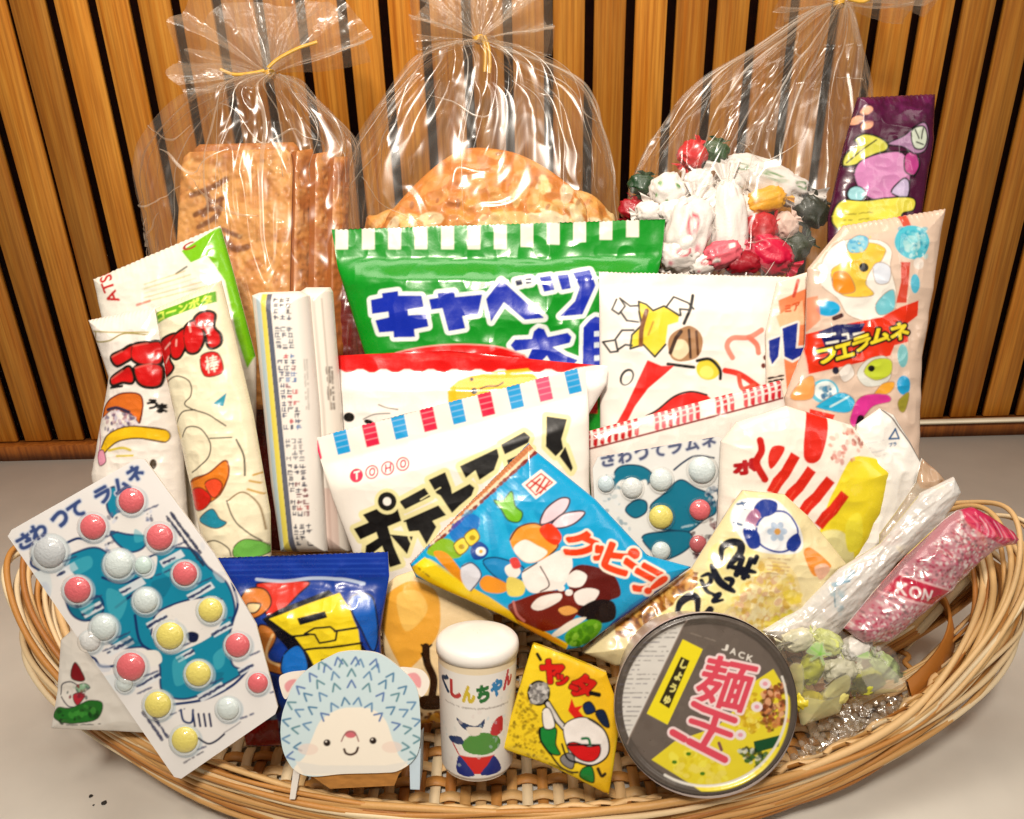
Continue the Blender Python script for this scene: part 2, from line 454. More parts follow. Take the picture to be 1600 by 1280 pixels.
def flat_strip(path, wid, th, nrm):
    """a flat band along path: wid across, th thick, nrm its face direction"""
    p = np.asarray(path, float); t = np.gradient(p, axis=0); t /= np.linalg.norm(t, axis=1)[:, None]
    nrm = np.asarray(nrm, float); nrm = np.broadcast_to(nrm, p.shape)
    s = np.cross(t, nrm); s /= np.linalg.norm(s, axis=1)[:, None]; n = np.cross(s, t)
    c = [(-.5, -.5), (.5, -.5), (.5, .5), (-.5, .5)]
    V = np.stack([p + wid * a * s + th * b * n for a, b in c], 1).reshape(-1, 3)
    m = len(p); i = np.arange(m - 1)[:, None]; j = np.arange(4)[None]
    F_ = np.stack([i * 4 + j, i * 4 + (j + 1) % 4, (i + 1) * 4 + (j + 1) % 4, (i + 1) * 4 + j], -1).reshape(-1, 4)
    return V, F_
class Acc:
    def __init__(s): s.V, s.F, s.C, s.n = [], [], [], 0
    def add(s, VF, col=None):
        V, F_ = VF; s.V.append(V); s.F.append(np.asarray(F_) + s.n); s.n += len(V)
        c = np.ones((len(V), 4)); c[:, :3] = lin(col) if col is not None else 0.5; s.C.append(c)
    def make(s, name, mat, parent=None, smooth=True, base=None):
        return mesh_obj(name, np.vstack(s.V), np.vstack(s.F), mat, parent, np.vstack(s.C), smooth, base)
def box(lo, hi):
    x0, y0, z0 = lo; x1, y1, z1 = hi
    V = np.array([[x0, y0, z0], [x1, y0, z0], [x1, y1, z0], [x0, y1, z0], [x0, y0, z1], [x1, y0, z1], [x1, y1, z1], [x0, y1, z1]], float)
    F_ = np.array([[0, 3, 2, 1], [4, 5, 6, 7], [0, 1, 5, 4], [1, 2, 6, 5], [2, 3, 7, 6], [3, 0, 4, 7]])
    return V, F_
# ------------------------------------------------------------------ setting: counter, slatted wall
WALL_Y = 0.736
counter_m = plain_mat('cream_laminate', '#fffaf0', 0.38, 0.4, 0.03, 25, 0.03)
V, F_ = box((-1.6, -0.6, -0.03), (1.6, WALL_Y + 0.02, 0.0))
o = mesh_obj('counter', V, F_, counter_m, None, smooth=False); tag(o, 'cream laminate counter under the wicker basket', 'counter', kind='structure')
o.name = 'counter'

def wood_mat(name, c1, c2, rough=0.42):
    m, nt, N, L, b = new_mat(name)
    t = N.new('ShaderNodeTexCoord'); mp = N.new('ShaderNodeMapping'); mp.inputs['Scale'].default_value = (75, 75, 3.2)
    oi = N.new('ShaderNodeObjectInfo'); ad = N.new('ShaderNodeVectorMath'); ad.operation = 'ADD'
    ml = N.new('ShaderNodeMath'); ml.operation = 'MULTIPLY'; ml.inputs[1].default_value = 9.0
    L.new(oi.outputs['Random'], ml.inputs[0]); L.new(ml.outputs[0], ad.inputs[1])
    L.new(t.outputs['Object'], ad.inputs[0]); L.new(ad.outputs[0], mp.inputs[0])
    n = N.new('ShaderNodeTexNoise'); n.inputs['Scale'].default_value = 2.0; n.inputs['Detail'].default_value = 8; n.inputs['Roughness'].default_value = 0.65
    L.new(mp.outputs[0], n.inputs['Vector'])
    mp2 = N.new('ShaderNodeMapping'); mp2.inputs['Scale'].default_value = (420, 420, 9); L.new(ad.outputs[0], mp2.inputs[0])
    n2 = N.new('ShaderNodeTexNoise'); n2.inputs['Scale'].default_value = 1.0; n2.inputs['Detail'].default_value = 3; L.new(mp2.outputs[0], n2.inputs['Vector'])
    r = N.new('ShaderNodeValToRGB'); L.new(n.outputs['Fac'], r.inputs[0])
    r.color_ramp.elements[0].position = 0.32; r.color_ramp.elements[1].position = 0.68
    r.color_ramp.elements[0].color = (*lin(c2), 1); r.color_ramp.elements[1].color = (*lin(c1), 1)
    mx = N.new('ShaderNodeMixRGB'); mx.blend_type = 'MULTIPLY'; mx.inputs[0].default_value = 0.55
    r2 = N.new('ShaderNodeValToRGB'); r2.color_ramp.elements[0].position = 0.35; r2.color_ramp.elements[1].position = 0.6
    r2.color_ramp.elements[0].color = (0.45, 0.36, 0.28, 1); r2.color_ramp.elements[1].color = (1, 1, 1, 1)
    L.new(n2.outputs['Fac'], r2.inputs[0]); L.new(r.outputs[0], mx.inputs[1]); L.new(r2.outputs[0], mx.inputs[2])
    hv = N.new('ShaderNodeHueSaturation'); mr = N.new('ShaderNodeMapRange'); mr.inputs[3].default_value = 0.66; mr.inputs[4].default_value = 1.12
    L.new(oi.outputs['Random'], mr.inputs[0]); L.new(mr.outputs[0], hv.inputs['Value']); L.new(mx.outputs[0], hv.inputs['Color'])
    L.new(hv.outputs[0], b.inputs['Base Color']); b.inputs['Roughness'].default_value = rough
    bp = N.new('ShaderNodeBump'); bp.inputs['Strength'].default_value = 0.2; bp.inputs['Distance'].default_value = 0.0005
    L.new(n2.outputs['Fac'], bp.inputs['Height']); L.new(bp.outputs[0], b.inputs['Normal'])
    return m
slat_m = wood_mat('oak_slat', '#fcb852', '#dc8a24')
rail_m = wood_mat('oak_rail', '#b4702c', '#8a4a16')
back_m = plain_mat('dark_felt', '#2a1008', 0.9, 0.1, 0.2, 200, 0.1)
bead_m = plain_mat('cream_bead', '#e8dcc4', 0.4, 0.4, 0.04, 40, 0.02)

wall = thing('slat_wall', (0, WALL_Y, 0), 'wall of upright oak slats with dark felt gaps behind the basket', 'wall')
V, F_ = box((-1.5, WALL_Y + 0.012, 0.0), (1.5, WALL_Y + 0.024, 1.5)); mesh_obj('felt_backing', V, F_, back_m, wall, smooth=False)
gx0 = on_y(920, 180, WALL_Y)[0]; pitch = 0.0332
RAIL = 0.016
for k in range(-28, 29):
    a = gx0 + k * pitch; gap = 0.0074
    l, r_ = a + gap / 2, a + pitch - gap / 2
    if k == -14: l = a + 0.0015            # one gap narrower, as the boards were laid
    if k == -15: r_ = a + pitch - 0.0015
    V, F_ = box((l, WALL_Y + 0.0065, RAIL), (r_, WALL_Y + 0.0119, 1.2))
    o = mesh_obj('slat', V - [l, WALL_Y, 0], F_, slat_m, None, smooth=False)
    o.location = (l, 0, 0); o.parent = wall
    bv = o.modifiers.new('edge', 'BEVEL'); bv.width = 0.0009; bv.segments = 1
V, F_ = box((-1.5, WALL_Y - 0.004, 0.0), (1.5, WALL_Y + 0.0119, RAIL - 0.0006)); o = mesh_obj('base_rail', V, F_, rail_m, wall, smooth=False)
V, F_ = box((0.2, WALL_Y - 0.007, RAIL - 0.0003), (1.5, WALL_Y - 0.0002, RAIL + 0.0022)); o = mesh_obj('edge_bead', V, F_, bead_m, wall, smooth=False)

# ------------------------------------------------------------------ the wicker basket
BX, BY, BA, BB = 0.003, 0.405, 0.288, 0.118
def rim_pt(th, k=1.0, dz=0.0):
    c, s = np.cos(th), np.sin(th)
    e = np.abs(c) ** 3.0
    return np.stack([BX + BA * k * c, BY + BB * k * s, 0.031 + 0.064 * e + dz], -1)
basket = thing('wicker_basket', (BX, BY, 0), 'shallow oval split-willow basket with looped ends holding the sweets', 'basket')
STRAW = ['#e8c490', '#d8aa6c', '#f0d6ac', '#b87c3c', '#e2bc84', '#f4e0bc', '#cc9450']
rs = np.random.default_rng(5)
th = np.linspace(0, 2 * math.pi, 181)[:-1]
rim = Acc()
for i in range(30):
    e = np.abs(np.cos(th)) ** 6
    g = (i / 29.0 - 0.5) * 2
    k = 0.985 + g * (0.008 + 0.050 * e) + 0.006 * np.sin(th * 2 + i * 1.9) * e + rs.normal(0, 0.002)
    dz = -0.012 + 0.011 * math.sin(i * 2.4) * (1 - 0.3 * e) - 0.016 * e * g
    p = rim_pt(th, k, dz)
    p[:, 2] += 0.0025 * np.sin(th * 3 + i * 1.3) + 0.0014 * np.sin(th * 11 + i * 2.1)
    p[:, 0] += 0.0014 * np.sin(th * 7 + i * 2.7); p[:, 1] += 0.0014 * np.sin(th * 5 + i * 0.9)
    p[:, 2] = np.maximum(p[:, 2], 0.004)
    rim.add(tube(p, 0.0013 + 0.0006 * rs.random(), 8, True, 1 + 0.15 * np.sin(th * 9 + i)), STRAW[rs.integers(7)])
rim.make('rim', MAT['straw'], basket)
# looped ends: strands that rise from the floor, pass over the rim and come back
for sgn, nm in ((1, 'handle'), (-1, 'handle')):
    hd = Acc()
    for i in range(16):
        u = np.linspace(-1, 1, 70); inner = i % 3 == 0
        a = 0.55 + 0.035 * (i % 8) + rs.normal(0, .02)
        cc = np.cos(u * math.pi / 2)
        tq = u * a + (0 if sgn > 0 else math.pi)
        k = 1.0 + (0.010 + 0.004 * (i - 8) - (0.05 if inner else 0)) * cc + 0.006 * np.sin(u * 6 + i * 2)
        p = rim_pt(tq, k)
        p[:, 2] += -0.006 + (0.010 + 0.0022 * (i - 6) + (0.010 if inner else 0)) * cc + 0.002 * np.sin(u * 8 + i)
        hd.add(tube(p, 0.0013 + 0.0006 * rs.random(), 8, False, np.clip(cc * 6, 0.25, 1)), STRAW[rs.integers(7)])
    hd.make(nm, MAT['straw'], basket)
# side wall: upright stakes woven with a few rows
wal = Acc()
NS = 110
def wall_pt(tt, f, off=0.0):           # f 0 at the floor, 1 at the rim
    tp = rim_pt(tt, 0.965); k0 = 0.80
    b = np.stack([BX + BA * k0 * np.cos(tt), BY + BB * k0 * np.sin(tt), np.full(np.shape(tt), 0.006)], -1)
    f = np.asarray(f)[..., None] if np.ndim(f) else f
    p = b + (tp - b) * f
    nrm = np.stack([np.cos(tt) / BA, np.sin(tt) / BB, np.zeros(np.shape(tt))], -1); nrm /= np.linalg.norm(nrm, axis=-1)[..., None]
    return p + nrm * np.asarray(off)[..., None]
for i in range(NS):
    t0 = 2 * math.pi * i / NS
    c = abs(math.cos(t0))
    if c > 0.90 and i % 5 not in (0, 1): continue      # the open ends
    f = np.linspace(0, 1.0, 8)
    nrm = wall_pt(np.array([t0]), 0.5, np.array([1.0]))[0] - wall_pt(np.array([t0]), 0.5, np.array([0.0]))[0]
    wal.add(flat_strip(wall_pt(np.full(8, t0), f, np.zeros(8)), 0.0052, 0.0012, nrm), STRAW[rs.integers(7)])
tt = np.linspace(0, 2 * math.pi, NS * 4 + 1)[:-1]
for j, f in enumerate((0.08, 0.22, 0.36, 0.52, 0.68, 0.84)):
    off = 0.0018 * np.cos(tt * NS / 2 + math.pi * (j % 2))
    pth = wall_pt(tt, np.full(len(tt), f), off)
    if f > 0.3 :                                       # upper rows stop at the open ends
        for a0, a1 in ((0.55, math.pi - 0.55), (math.pi + 0.55, 2 * math.pi - 0.55)):
            s = (tt > a0) & (tt < a1); wal.add(tube(pth[s], 0.0017, 6), STRAW[rs.integers(7)])
    else: wal.add(tube(pth, 0.0017, 6, True), STRAW[rs.integers(7)])
wal.make('side_weave', MAT['straw'], basket)
# a broad flat band across each open end
for sgn in (1, -1):
    bd = Acc()
    for q, (zz, wd) in enumerate(((0.050, 0.020),)):
        t = np.linspace(-0.62, 0.62, 24)
        p = np.stack([BX + sgn * BA * 0.90 * np.cos(t), BY + BB * 0.98 * np.sin(t), zz + 0.012 * np.cos(t * 2)], 1)
        bd.add(flat_strip(p, wd, 0.0016, np.stack([sgn * np.cos(t), np.sin(t) * 0.6, np.full(24, 0.35)], 1)), '#b97a35')
    bd.make('end_band', MAT['straw'], basket)
    st = Acc()
    for g0 in (-0.30, 0.05, 0.40):
        for i in range(7):
            t0 = g0 + 0.022 * (i - 3)
            f = np.linspace(0, 1, 10)
            a = np.array([BX + sgn * BA * 0.72 * math.cos(t0), BY + BB * 0.85 * math.sin(t0), 0.006]); b = np.array([BX + sgn * BA * 1.0 * math.cos(t0), BY + BB * 1.0 * math.sin(t0), 0.085])
            p = a + (b - a) * f[:, None]; p[:, 0] += sgn * 0.008 * np.sin(f * math.pi)
            st.add(tube(p, 0.0016, 6), STRAW[rs.integers(7)])
    st.make('end_stakes', MAT['straw'], basket)
# woven floor
fl = Acc()
for i in range(-26, 27):
    x = i * 0.0086; hw = BB * 0.82 * math.sqrt(max(0.0, 1 - (x / (BA * 0.82)) ** 2))
    if hw < 0.01: continue
    y = np.linspace(-hw, hw, 40)
    p = np.stack([np.full(40, BX + x), BY + y, 0.005 + 0.0012 * np.cos(y / 0.0105 * math.pi + math.pi * (i & 1))], 1)
    fl.add(flat_strip(p, 0.0058, 0.0009, (0, 0, 1)), STRAW[rs.integers(7)])
for j in range(-9, 10):
    y = j * 0.0105; hw = BA * 0.82 * math.sqrt(max(0.0, 1 - (y / (BB * 0.82)) ** 2))
    if hw < 0.01: continue
    x = np.linspace(-hw, hw, 160)
    p = np.stack([BX + x, np.full(160, BY + y), 0.005 - 0.0012 * np.cos(x / 0.0086 * math.pi + math.pi * (j & 1))], 1)
    fl.add(flat_strip(p, 0.0060, 0.0009, (0, 0, 1)), STRAW[rs.integers(7)])
fl.make('floor_weave', MAT['straw'], basket)

# a few dark crumbs on the counter in front of the basket
crumb_m = plain_mat('dark_crumb', '#4a4642', 0.8, 0.2, 0.2, 900, 0.3)
for (px, py, r_, lb) in ((142, 1244, 0.0011, 'tiny dark crumb on the counter, the one nearer the wicker rim'), (163, 1254, 0.0014, 'tiny dark crumb on the counter, largest of the three specks'), (146, 1258, 0.0006, 'tiny dark crumb on the counter, smallest of the three specks')):
    c0 = on_z(px, py, r_ * 0.4); t = np.linspace(0, math.pi, 7); u = np.linspace(0, 2 * math.pi, 10, endpoint=False)
    Tt, Uu = np.meshgrid(t, u, indexing='ij'); k = 0.7 + 0.6 * rs.random(Tt.shape)
    V = np.stack([c0[0] + r_ * k * np.sin(Tt) * np.cos(Uu), c0[1] + r_ * k * np.sin(Tt) * np.sin(Uu), c0[2] + 0.45 * r_ * np.cos(Tt)], -1).reshape(-1, 3)
    i = np.arange(6)[:, None]; j = np.arange(10)[None]
    F_ = np.stack([i * 10 + j, (i + 1) * 10 + j, (i + 1) * 10 + (j + 1) % 10, i * 10 + (j + 1) % 10], -1).reshape(-1, 4)
    tag(mesh_obj('crumb', V, F_, crumb_m, None, base=c0), lb, 'crumb', 'crumbs on the counter')
# ------------------------------------------------------------------ views of the photo that the prints were traced in
A2 = fr(200, 0, 2.667); A3 = fr(500, 0, 3.2); A4 = fr(950, 0, 2.909); A5 = fr(1200, 100, 3.368); A6 = fr(120, 340, 2.370)
A7 = fr(500, 330, 3.478); A8 = fr(900, 400, 4.0); B1 = fr(480, 550, 3.333); B2 = fr(1180, 320, 3.2); B3 = fr(900, 600, 3.2)
B4 = fr(1200, 660, 3.2); B5 = fr(0, 700, 2.370); B6 = fr(300, 840, 2.977); B7 = fr(640, 680, 3.636); B8 = fr(640, 920, 3.657)
C1 = fr(920, 940, 3.878); C2 = fr(1180, 900, 3.369); C3 = fr(0, 860, 3.048); C4 = fr(0, 600, 4.267); C7 = fr(960, 820, 4.706)
K = '#120c0a'

# ---- dark red carton standing at the back
packet('snack_carton', 'dark red glossy carton half hidden behind the green packet and white tubes', 'carton',
       [(300, 400), (600, 425), (640, 860), (330, 860)], 0.628, None, '#7c0d10', puff=0.004, pw=0.03, mat='gloss', thick=0.02, crk=0.002, back='#6a0b0e', q=0.4)

# ---- green cabbage-snack packet
def art_green(c):
    G = '#0a9a26'
    for i in range(12):
        x = 524 + i * 41.3
        y0 = 352 if i < 7 else 352 - (i - 6) * 2.4
        c.fill([(x, y0), (x + 20, y0), (x + 20, y0 + 38 - max(0, i - 6) * 1.5), (x, y0 + 38 - max(0, i - 6) * 1.5)], '#f4efe2')
    def T(polys, col='#0f33b4'):
        for r, k in ((6.5, '#eef4ee'), (0, col)):
            for p in polys: c.fill(p, k, grow=r)
    ki = A7((285, 490), (350, 478), (345, 455), (435, 445), (437, 470), (560, 470), (572, 530), (487, 545), (490, 575), (585, 570), (598, 635), (520, 650), (525, 690), (410, 692), (408, 660), (330, 665), (310, 600), (385, 585), (382, 555), (292, 565))
    ya = A7((600, 490), (650, 482), (645, 458), (735, 450), (740, 478), (885, 465), (862, 572), (778, 580), (795, 645), (705, 660), (672, 538), (612, 545))
    be = A7((985, 385), (1215, 590), (1112, 600), (1000, 505), (932, 610), (905, 490))
    d1 = A7((1060, 390), (1095, 382), (1100, 410), (1068, 418)); d2 = A7((1112, 380), (1146, 374), (1150, 402), (1120, 408))
    t1 = A7((1190, 370), (1250, 360), (1270, 440), (1215, 450)); t2 = A7((1285, 360), (1345, 352), (1358, 430), (1310, 440))
    t3 = A7((1370, 345), (1460, 328), (1490, 415), (1420, 570), (1300, 580), (1380, 500), (1405, 425))
    T([ki]); T([ya]); T([be]); T([d1, d2], '#16204e'); T([t1, t2]); T([t3])
    tai = A7((1160, 660), (1185, 640), (1215, 648), (1235, 690), (1340, 668), (1362, 690), (1352, 722), (1260, 745), (1330, 790), (1395, 815), (1360, 850), (1260, 840), (1230, 790), (1175, 850), (1090, 860), (1130, 800), (1150, 755), (1060, 765), (1035, 735), (1060, 705), (1150, 700))
    T([tai])
    ro = A7((1425, 640), (1460, 600), (1490, 580), (1530, 590), (1560, 640), (1560, 900), (1420, 900))
    T([ro])
    for y in (660, 720, 790): c.fill(A7((1482, y), (1540, y - 5), (1540, y + 25), (1482, y + 28)), '#dfe8ee')
    c.fill(A7((420, 775), (560, 745), (760, 730), (960, 742), (1090, 780), (1190, 840), (1500, 900), (1500, 1100), (80, 1100), (80, 860), (110, 790)), '#e3140f')
    c.stroke(A7((420, 775), (560, 745), (760, 730), (960, 742), (1090, 780), (1120, 800)), 2.2, '#f0a8a0')
packet('cabbage_snack_packet', 'green corn snack packet with white top stripes and blue katakana lettering', 'snack packet',
       saw((518, 358), (1040, 342), 70, -1.6) + [(1034, 400), (1010, 520), (985, 860), (600, 860), (572, 560), (528, 420)], 0.578, art_green, '#0a9a26',
       puff=0.010, pw=0.05, crk=0.0035, csc=26, parts=[('top_seal', [(500, 330), (1060, 320), (1060, 383), (880, 392), (500, 396)])],
       flat=[([(500, 330), (1060, 320), (1060, 390), (880, 400), (500, 400)], 0.02)], mat='gloss', back='#0a8a22', seed=3)

# ---- white chick snack with scalloped red heading
def art_chick(c):
    c.fill([(500, 520), (960, 520), (960, 566), (900, 575)] + [(880 - i * 9.2, 579 + (3 if i % 4 < 2 else -2)) for i in range(0, 40)] + [(500, 575)], '#e0120e')
    for i in range(6):
        c.stroke([(540 + i * 55, 556 + (i % 3) * 5), (600 + i * 55, 553 + (i % 2) * 8), (640 + i * 50, 560)], 2, '#f03a2c', alpha=.6)
    c.fill(B1((735, 200), (790, 150), (860, 125), (1000, 100), (1150, 85), (1200, 140), (1200, 300), (740, 300)), '#f7c21c')
    c.ell(*B1((857, 143))[0], 3, 3, K); c.ell(*B1((872, 205))[0], 5, 5, K)
    c.stroke(B1((900, 195), (940, 180), (990, 178), (1020, 160)), 2.4, K)
    c.ell(*B1((225, 340))[0], 9, 7.5, K); c.ell(*B1((330, 365))[0], 8, 4, K, .3)
    c.stroke(B1((380, 275), (420, 290), (480, 300)), 2, '#8a8478')
    c.stroke(B1((300, 350), (360, 325), (440, 320)), 1.6, '#6a645c')
packet('chick_snack_packet', 'white snack packet with scalloped red heading and yellow patch under the green packet', 'snack packet',
       [(512, 556), (700, 548), (880, 566), (950, 572), (948, 600), (918, 650), (900, 840), (560, 840), (530, 700)], 0.555, art_chick, '#f6f0ea', puff=0.007, pw=0.04,
       crk=0.0028, csc=30, mat='gloss', seed=5, flat=[([(500, 530), (960, 530), (960, 578), (500, 578)], 0.015)])

# ---- white packet with a figure in yellow (only its colours kept) and a red peak
def art_cap(c):
    Y = '#f2dc3a'
    c.fill(A8((385, 290), (430, 310), (470, 350), (540, 320), (630, 380), (625, 420), (560, 440), (545, 560), (480, 635), (410, 560), (330, 585), (340, 500), (400, 440), (385, 360)), Y)
    for p in (((385, 290), (430, 310), (470, 350), (540, 320), (630, 380)), ((545, 560), (480, 635), (410, 560), (330, 585), (340, 500), (400, 440), (385, 360), (385, 290)),
              ((250, 275), (220, 340), (260, 370), (300, 320), (270, 268), (330, 320), (385, 318)), ((275, 360), (310, 410), (380, 420)),
              ((165, 540), (210, 605), (255, 600), (240, 530), (165, 540)), ((240, 525), (280, 470), (350, 470)), ((255, 590), (300, 560), (340, 565)),
              ((550, 330), (605, 260), (690, 300), (720, 340)), ((640, 380), (635, 340), (690, 345))):
        c.stroke(A8(*p), 3.2, K, False)
    c.stroke(A8((430, 350), (400, 460), (395, 560)), 7, '#8a5526'); c.stroke(A8((470, 420), (440, 500)), 3, '#c9a020')
    c.stroke(A8((725, 250), (700, 340), (660, 430)), 5, K, False)
    c.fill(A8((560, 560), (580, 500), (640, 460), (700, 445), (760, 490), (775, 560), (740, 640), (640, 665), (580, 640)), '#b58a62', True)
    c.fill(A8((590, 580), (620, 530), (670, 540), (690, 600), (640, 650), (590, 630)), '#eedcb8', True)
    c.stroke(A8((575, 610), (610, 520), (640, 480)), 6, '#4a2a14', False)
    c.stroke(A8((690, 470), (700, 640)), 4, '#4a2a14', False); c.stroke(A8((735, 480), (745, 620)), 4, '#6a4020', False)
    c.ell(*A8((810, 710))[0], 19, 17, '#ecd640'); c.ell(*A8((800, 730))[0], 11, 10, '#f7ea7a')
    c.stroke(A8((740, 660), (820, 650), (880, 710), (885, 770)), 5, K); c.stroke(A8((560, 680), (640, 690), (720, 700)), 5, K)
    c.ell(*A8((310, 760))[0], 10, 14, K, .5); c.ell(*A8((312, 764))[0], 7, 11, '#f6efe6', .5)
    RD = '#e6200f'
    c.fill(A8((435, 655), (520, 690), (600, 690), (545, 740), (440, 830), (360, 940), (290, 1080), (230, 1080), (300, 950)), RD)
    c.fill(A8((430, 1000), (500, 960), (600, 880), (700, 850), (800, 870), (870, 930), (900, 1080), (400, 1100)), RD)
    c.stroke(A8((430, 1000), (500, 960), (600, 880), (700, 850), (800, 870)), 3, K)
    c.stroke(A8((960, 640), (925, 570), (960, 520), (1060, 515), (1140, 470)), 8, '#f09a86'); c.stroke(A8((1060, 515), (1110, 560), (1120, 610)), 8, '#ee8a74')
    c.stroke(A8((915, 720), (1000, 740), (1090, 800), (1150, 850)), 9, '#e0391f'); c.stroke(A8((1000, 750), (1020, 830), (1090, 810)), 7, '#e86048')
    c.ell(*A8((1160, 640))[0], 3, 4, '#7a3326'); c.ell(*A8((1150, 690))[0], 3.5, 4, '#7a3326')
packet('rice_cracker_packet', 'white packet printed with yellow and brown drawing above a red peak', 'snack packet',
       saw((936, 424), (1238, 432), 46, -1.8) + [(1250, 560), (1236, 840), (960, 840), (938, 700)], 0.566, art_cap, '#f7f0e8', puff=0.008, pw=0.045, crk=0.0026, csc=30,
       mat='satin', seed=8, flat=[([(930, 410), (1250, 415), (1250, 448), (930, 442)], 0.02)])

# ---- packet with a red printed fringe along its top seal
def art_fringe(c):
    r = np.random.default_rng(4)
    for i in range(30):
        x = 918 + i * 10.6; y = 697 - (x - 918) * 0.262
        if i in (8, 9, 17, 18, 22): continue
        c.stroke([(x, y - 24), (x + 1.5, y - 12), (x + 1, y)], 6.5, ['#d2263a', '#e0484e', '#c8162a', '#e8707a'][r.integers(4)] if i > 6 else '#c4121c', False)
        c.stroke([(x - 4, y - 8), (x + 9, y - 12)], 2.2, '#f6d8d4', False)
        c.stroke([(x - 4, y - 16), (x + 9, y - 20)], 2, '#f6d8d4', False)
    c.stroke([(918, 702), (1222, 622)], 3, '#8a1c1c', False)
    for i in range(24):
        x = 1130 + r.random() * 110
        c.stroke([(x, 690 + r.random() * 20), (x + 4, 650 + r.random() * 20)], 1.6, ['#e8b8a8', '#d8dcb0', '#e0d0c8'][i % 3], False, alpha=.6)
packet('fringed_packet', 'milky packet with a printed red fringe across its slanting top seal', 'snack packet',
       [(918, 674), (1220, 594), (1228, 640), (1300, 760), (1260, 890), (1000, 900), (925, 790)], 0.540, art_fringe, '#efe4dc', puff=0.006, pw=0.04, crk=0.002, csc=40,
       parts=[('top_seal', [(900, 670), (1230, 585), (1230, 622), (915, 704)])], mat='gloss', seed=9)

# ---- three puffed corn sticks
def art_stick_back(c):
    c.ink = ('#4a2a18', 1.5)
    c.fill(A6((60, 235), (120, 200), (180, 330), (110, 345)), '#f4ece6')
    c.stroke(A6((95, 430), (85, 460), (150, 462), (205, 435), (290, 440)), 2.2, '#9a8a2a'); c.stroke(A6((80, 425), (150, 430), (290, 430)), 1.8, '#b0a040')
    red = '#d81a18'
    for p in (((160, 520), (200, 500), (235, 480), (270, 490), (240, 520), (180, 550)), ((150, 600), (200, 570), (230, 560), (240, 610), (200, 610), (160, 620)),
              ((240, 480), (290, 470), (330, 470), (330, 540), (270, 545), (235, 520)), ((250, 560), (300, 545), (335, 560), (330, 620), (280, 625), (255, 600))):
        c.fill(A6(*p), K, True, grow=4)
    for p in (((160, 520), (200, 500), (235, 480), (270, 490), (240, 520), (180, 550)), ((150, 600), (200, 570), (230, 560), (240, 610), (200, 610), (160, 620)),
              ((240, 480), (290, 470), (330, 470), (330, 540), (270, 545), (235, 520)), ((250, 560), (300, 545), (335, 560), (330, 620), (280, 625), (255, 600))):
        c.fill(A6(*p), red, True); c.stroke(A6(p[0], p[1]), 3, '#f08070', False, alpha=.5)
    c.stroke(A6((150, 632), (200, 626)), 4, K, False)
    # bread roll and yellow band, no face
    c.fill(A6((115, 740), (130, 690), (190, 655), (260, 655), (275, 700), (265, 760), (235, 730), (160, 715)), '#e07a2a', True)
    c.stroke(A6((115, 740), (130, 690), (190, 655), (260, 655), (275, 700), (265, 760)), 2.4, '#7a2a12')
    c.specks(A6((120, 740), (160, 710), (240, 730), (270, 780), (130, 800)), ['#cfc6d8', '#5a4c78', '#b68a96', '#f0e6ea'], 120, 2.2, 4)
    c.stroke(A6((140, 712), (180, 705), (225, 720)), 5, '#3c3450')
    c.fill(A6((115, 850), (150, 800), (230, 772), (350, 785), (350, 830), (260, 815), (180, 830), (125, 875)), '#f4c81e', True)
    c.stroke(A6((115, 850), (150, 800), (230, 772), (350, 785)), 2, '#6a4a10'); c.stroke(A6((125, 875), (180, 830), (260, 815), (350, 830)), 2, '#6a4a10')
    c.stroke(A6((150, 860), (200, 850), (230, 858)), 4, '#e0cc50'); c.stroke(A6((180, 880), (240, 878)), 3, '#e0cc50')
    c.fill(A6((100, 870), (125, 860), (140, 900), (110, 915)), '#f0a8c0', True); c.stroke(A6((90, 760), (110, 820), (100, 890)), 2, '#c06a8a')
    c.lettering('う', *A6((290, 675), (325, 675), (290, 708)), K, 1.2); c.lettering('ま', *A6((325, 690), (352, 690), (325, 722)), K, 1.2)
    c.ell(*A6((312, 910))[0], 5, 8, '#4a3a22')
packet('corn_stick', 'white wrapped corn stick with red lettering and orange bun picture, leaning outermost', 'snack stick',
       saw((140, 500), (250, 478), 18, -1.2) + [(268, 520), (285, 700), (300, 900), (168, 900), (145, 740), (172, 590)], 0.528, art_stick_back, '#f5ede4', tilt=(-.05, 0),
       puff=0.011, pw=0.021, pillow=0.5, crk=0.002, csc=60, mat='gloss', seed=12, group='corn snack sticks at the left', back='#efe6da')
def art_stick_mid(c):
    c.fill(A6((400, 130), (530, 40), (600, 300), (680, 480), (640, 560), (600, 430), (560, 240), (500, 150), (440, 175)), '#86c81e')
    c.fill(A6((530, 40), (560, 40), (700, 480), (650, 520)), '#74b818')
    c.lettering('ATSU', *[(176 + 2, 478), (150 + 2, 418), (196, 472)], '#c8302e', .8)
    c.lettering('C', *A6((398, 110), (440, 92), (412, 132)), '#b03a36', .8)
    c.stroke(A6((385, 215), (425, 190)), 3, '#3a4a22', False, alpha=.8)
    for k in range(5): c.stroke(A6((270, 255 + k * 16), (420 + 20 * k, 205 + k * 14)), 1.6, ['#e0c070', '#c8d070', '#f0e0b0'][k % 3], False, alpha=.7)
    c.stroke(A6((245, 330), (290, 315)), 4, '#d06048', False, alpha=.7)
packet('corn_stick', 'white and lime wrapped corn stick standing behind the two lettered ones', 'snack stick',
       saw((146, 436), (344, 352), 26, -1.2) + [(366, 430), (400, 560), (400, 860), (250, 860), (165, 520)], 0.552, art_stick_mid, '#f4eee2', puff=0.009, pw=0.03, crk=0.002, csc=50, mat='gloss', seed=13,
       group='corn snack sticks at the left', back='#efe6da')
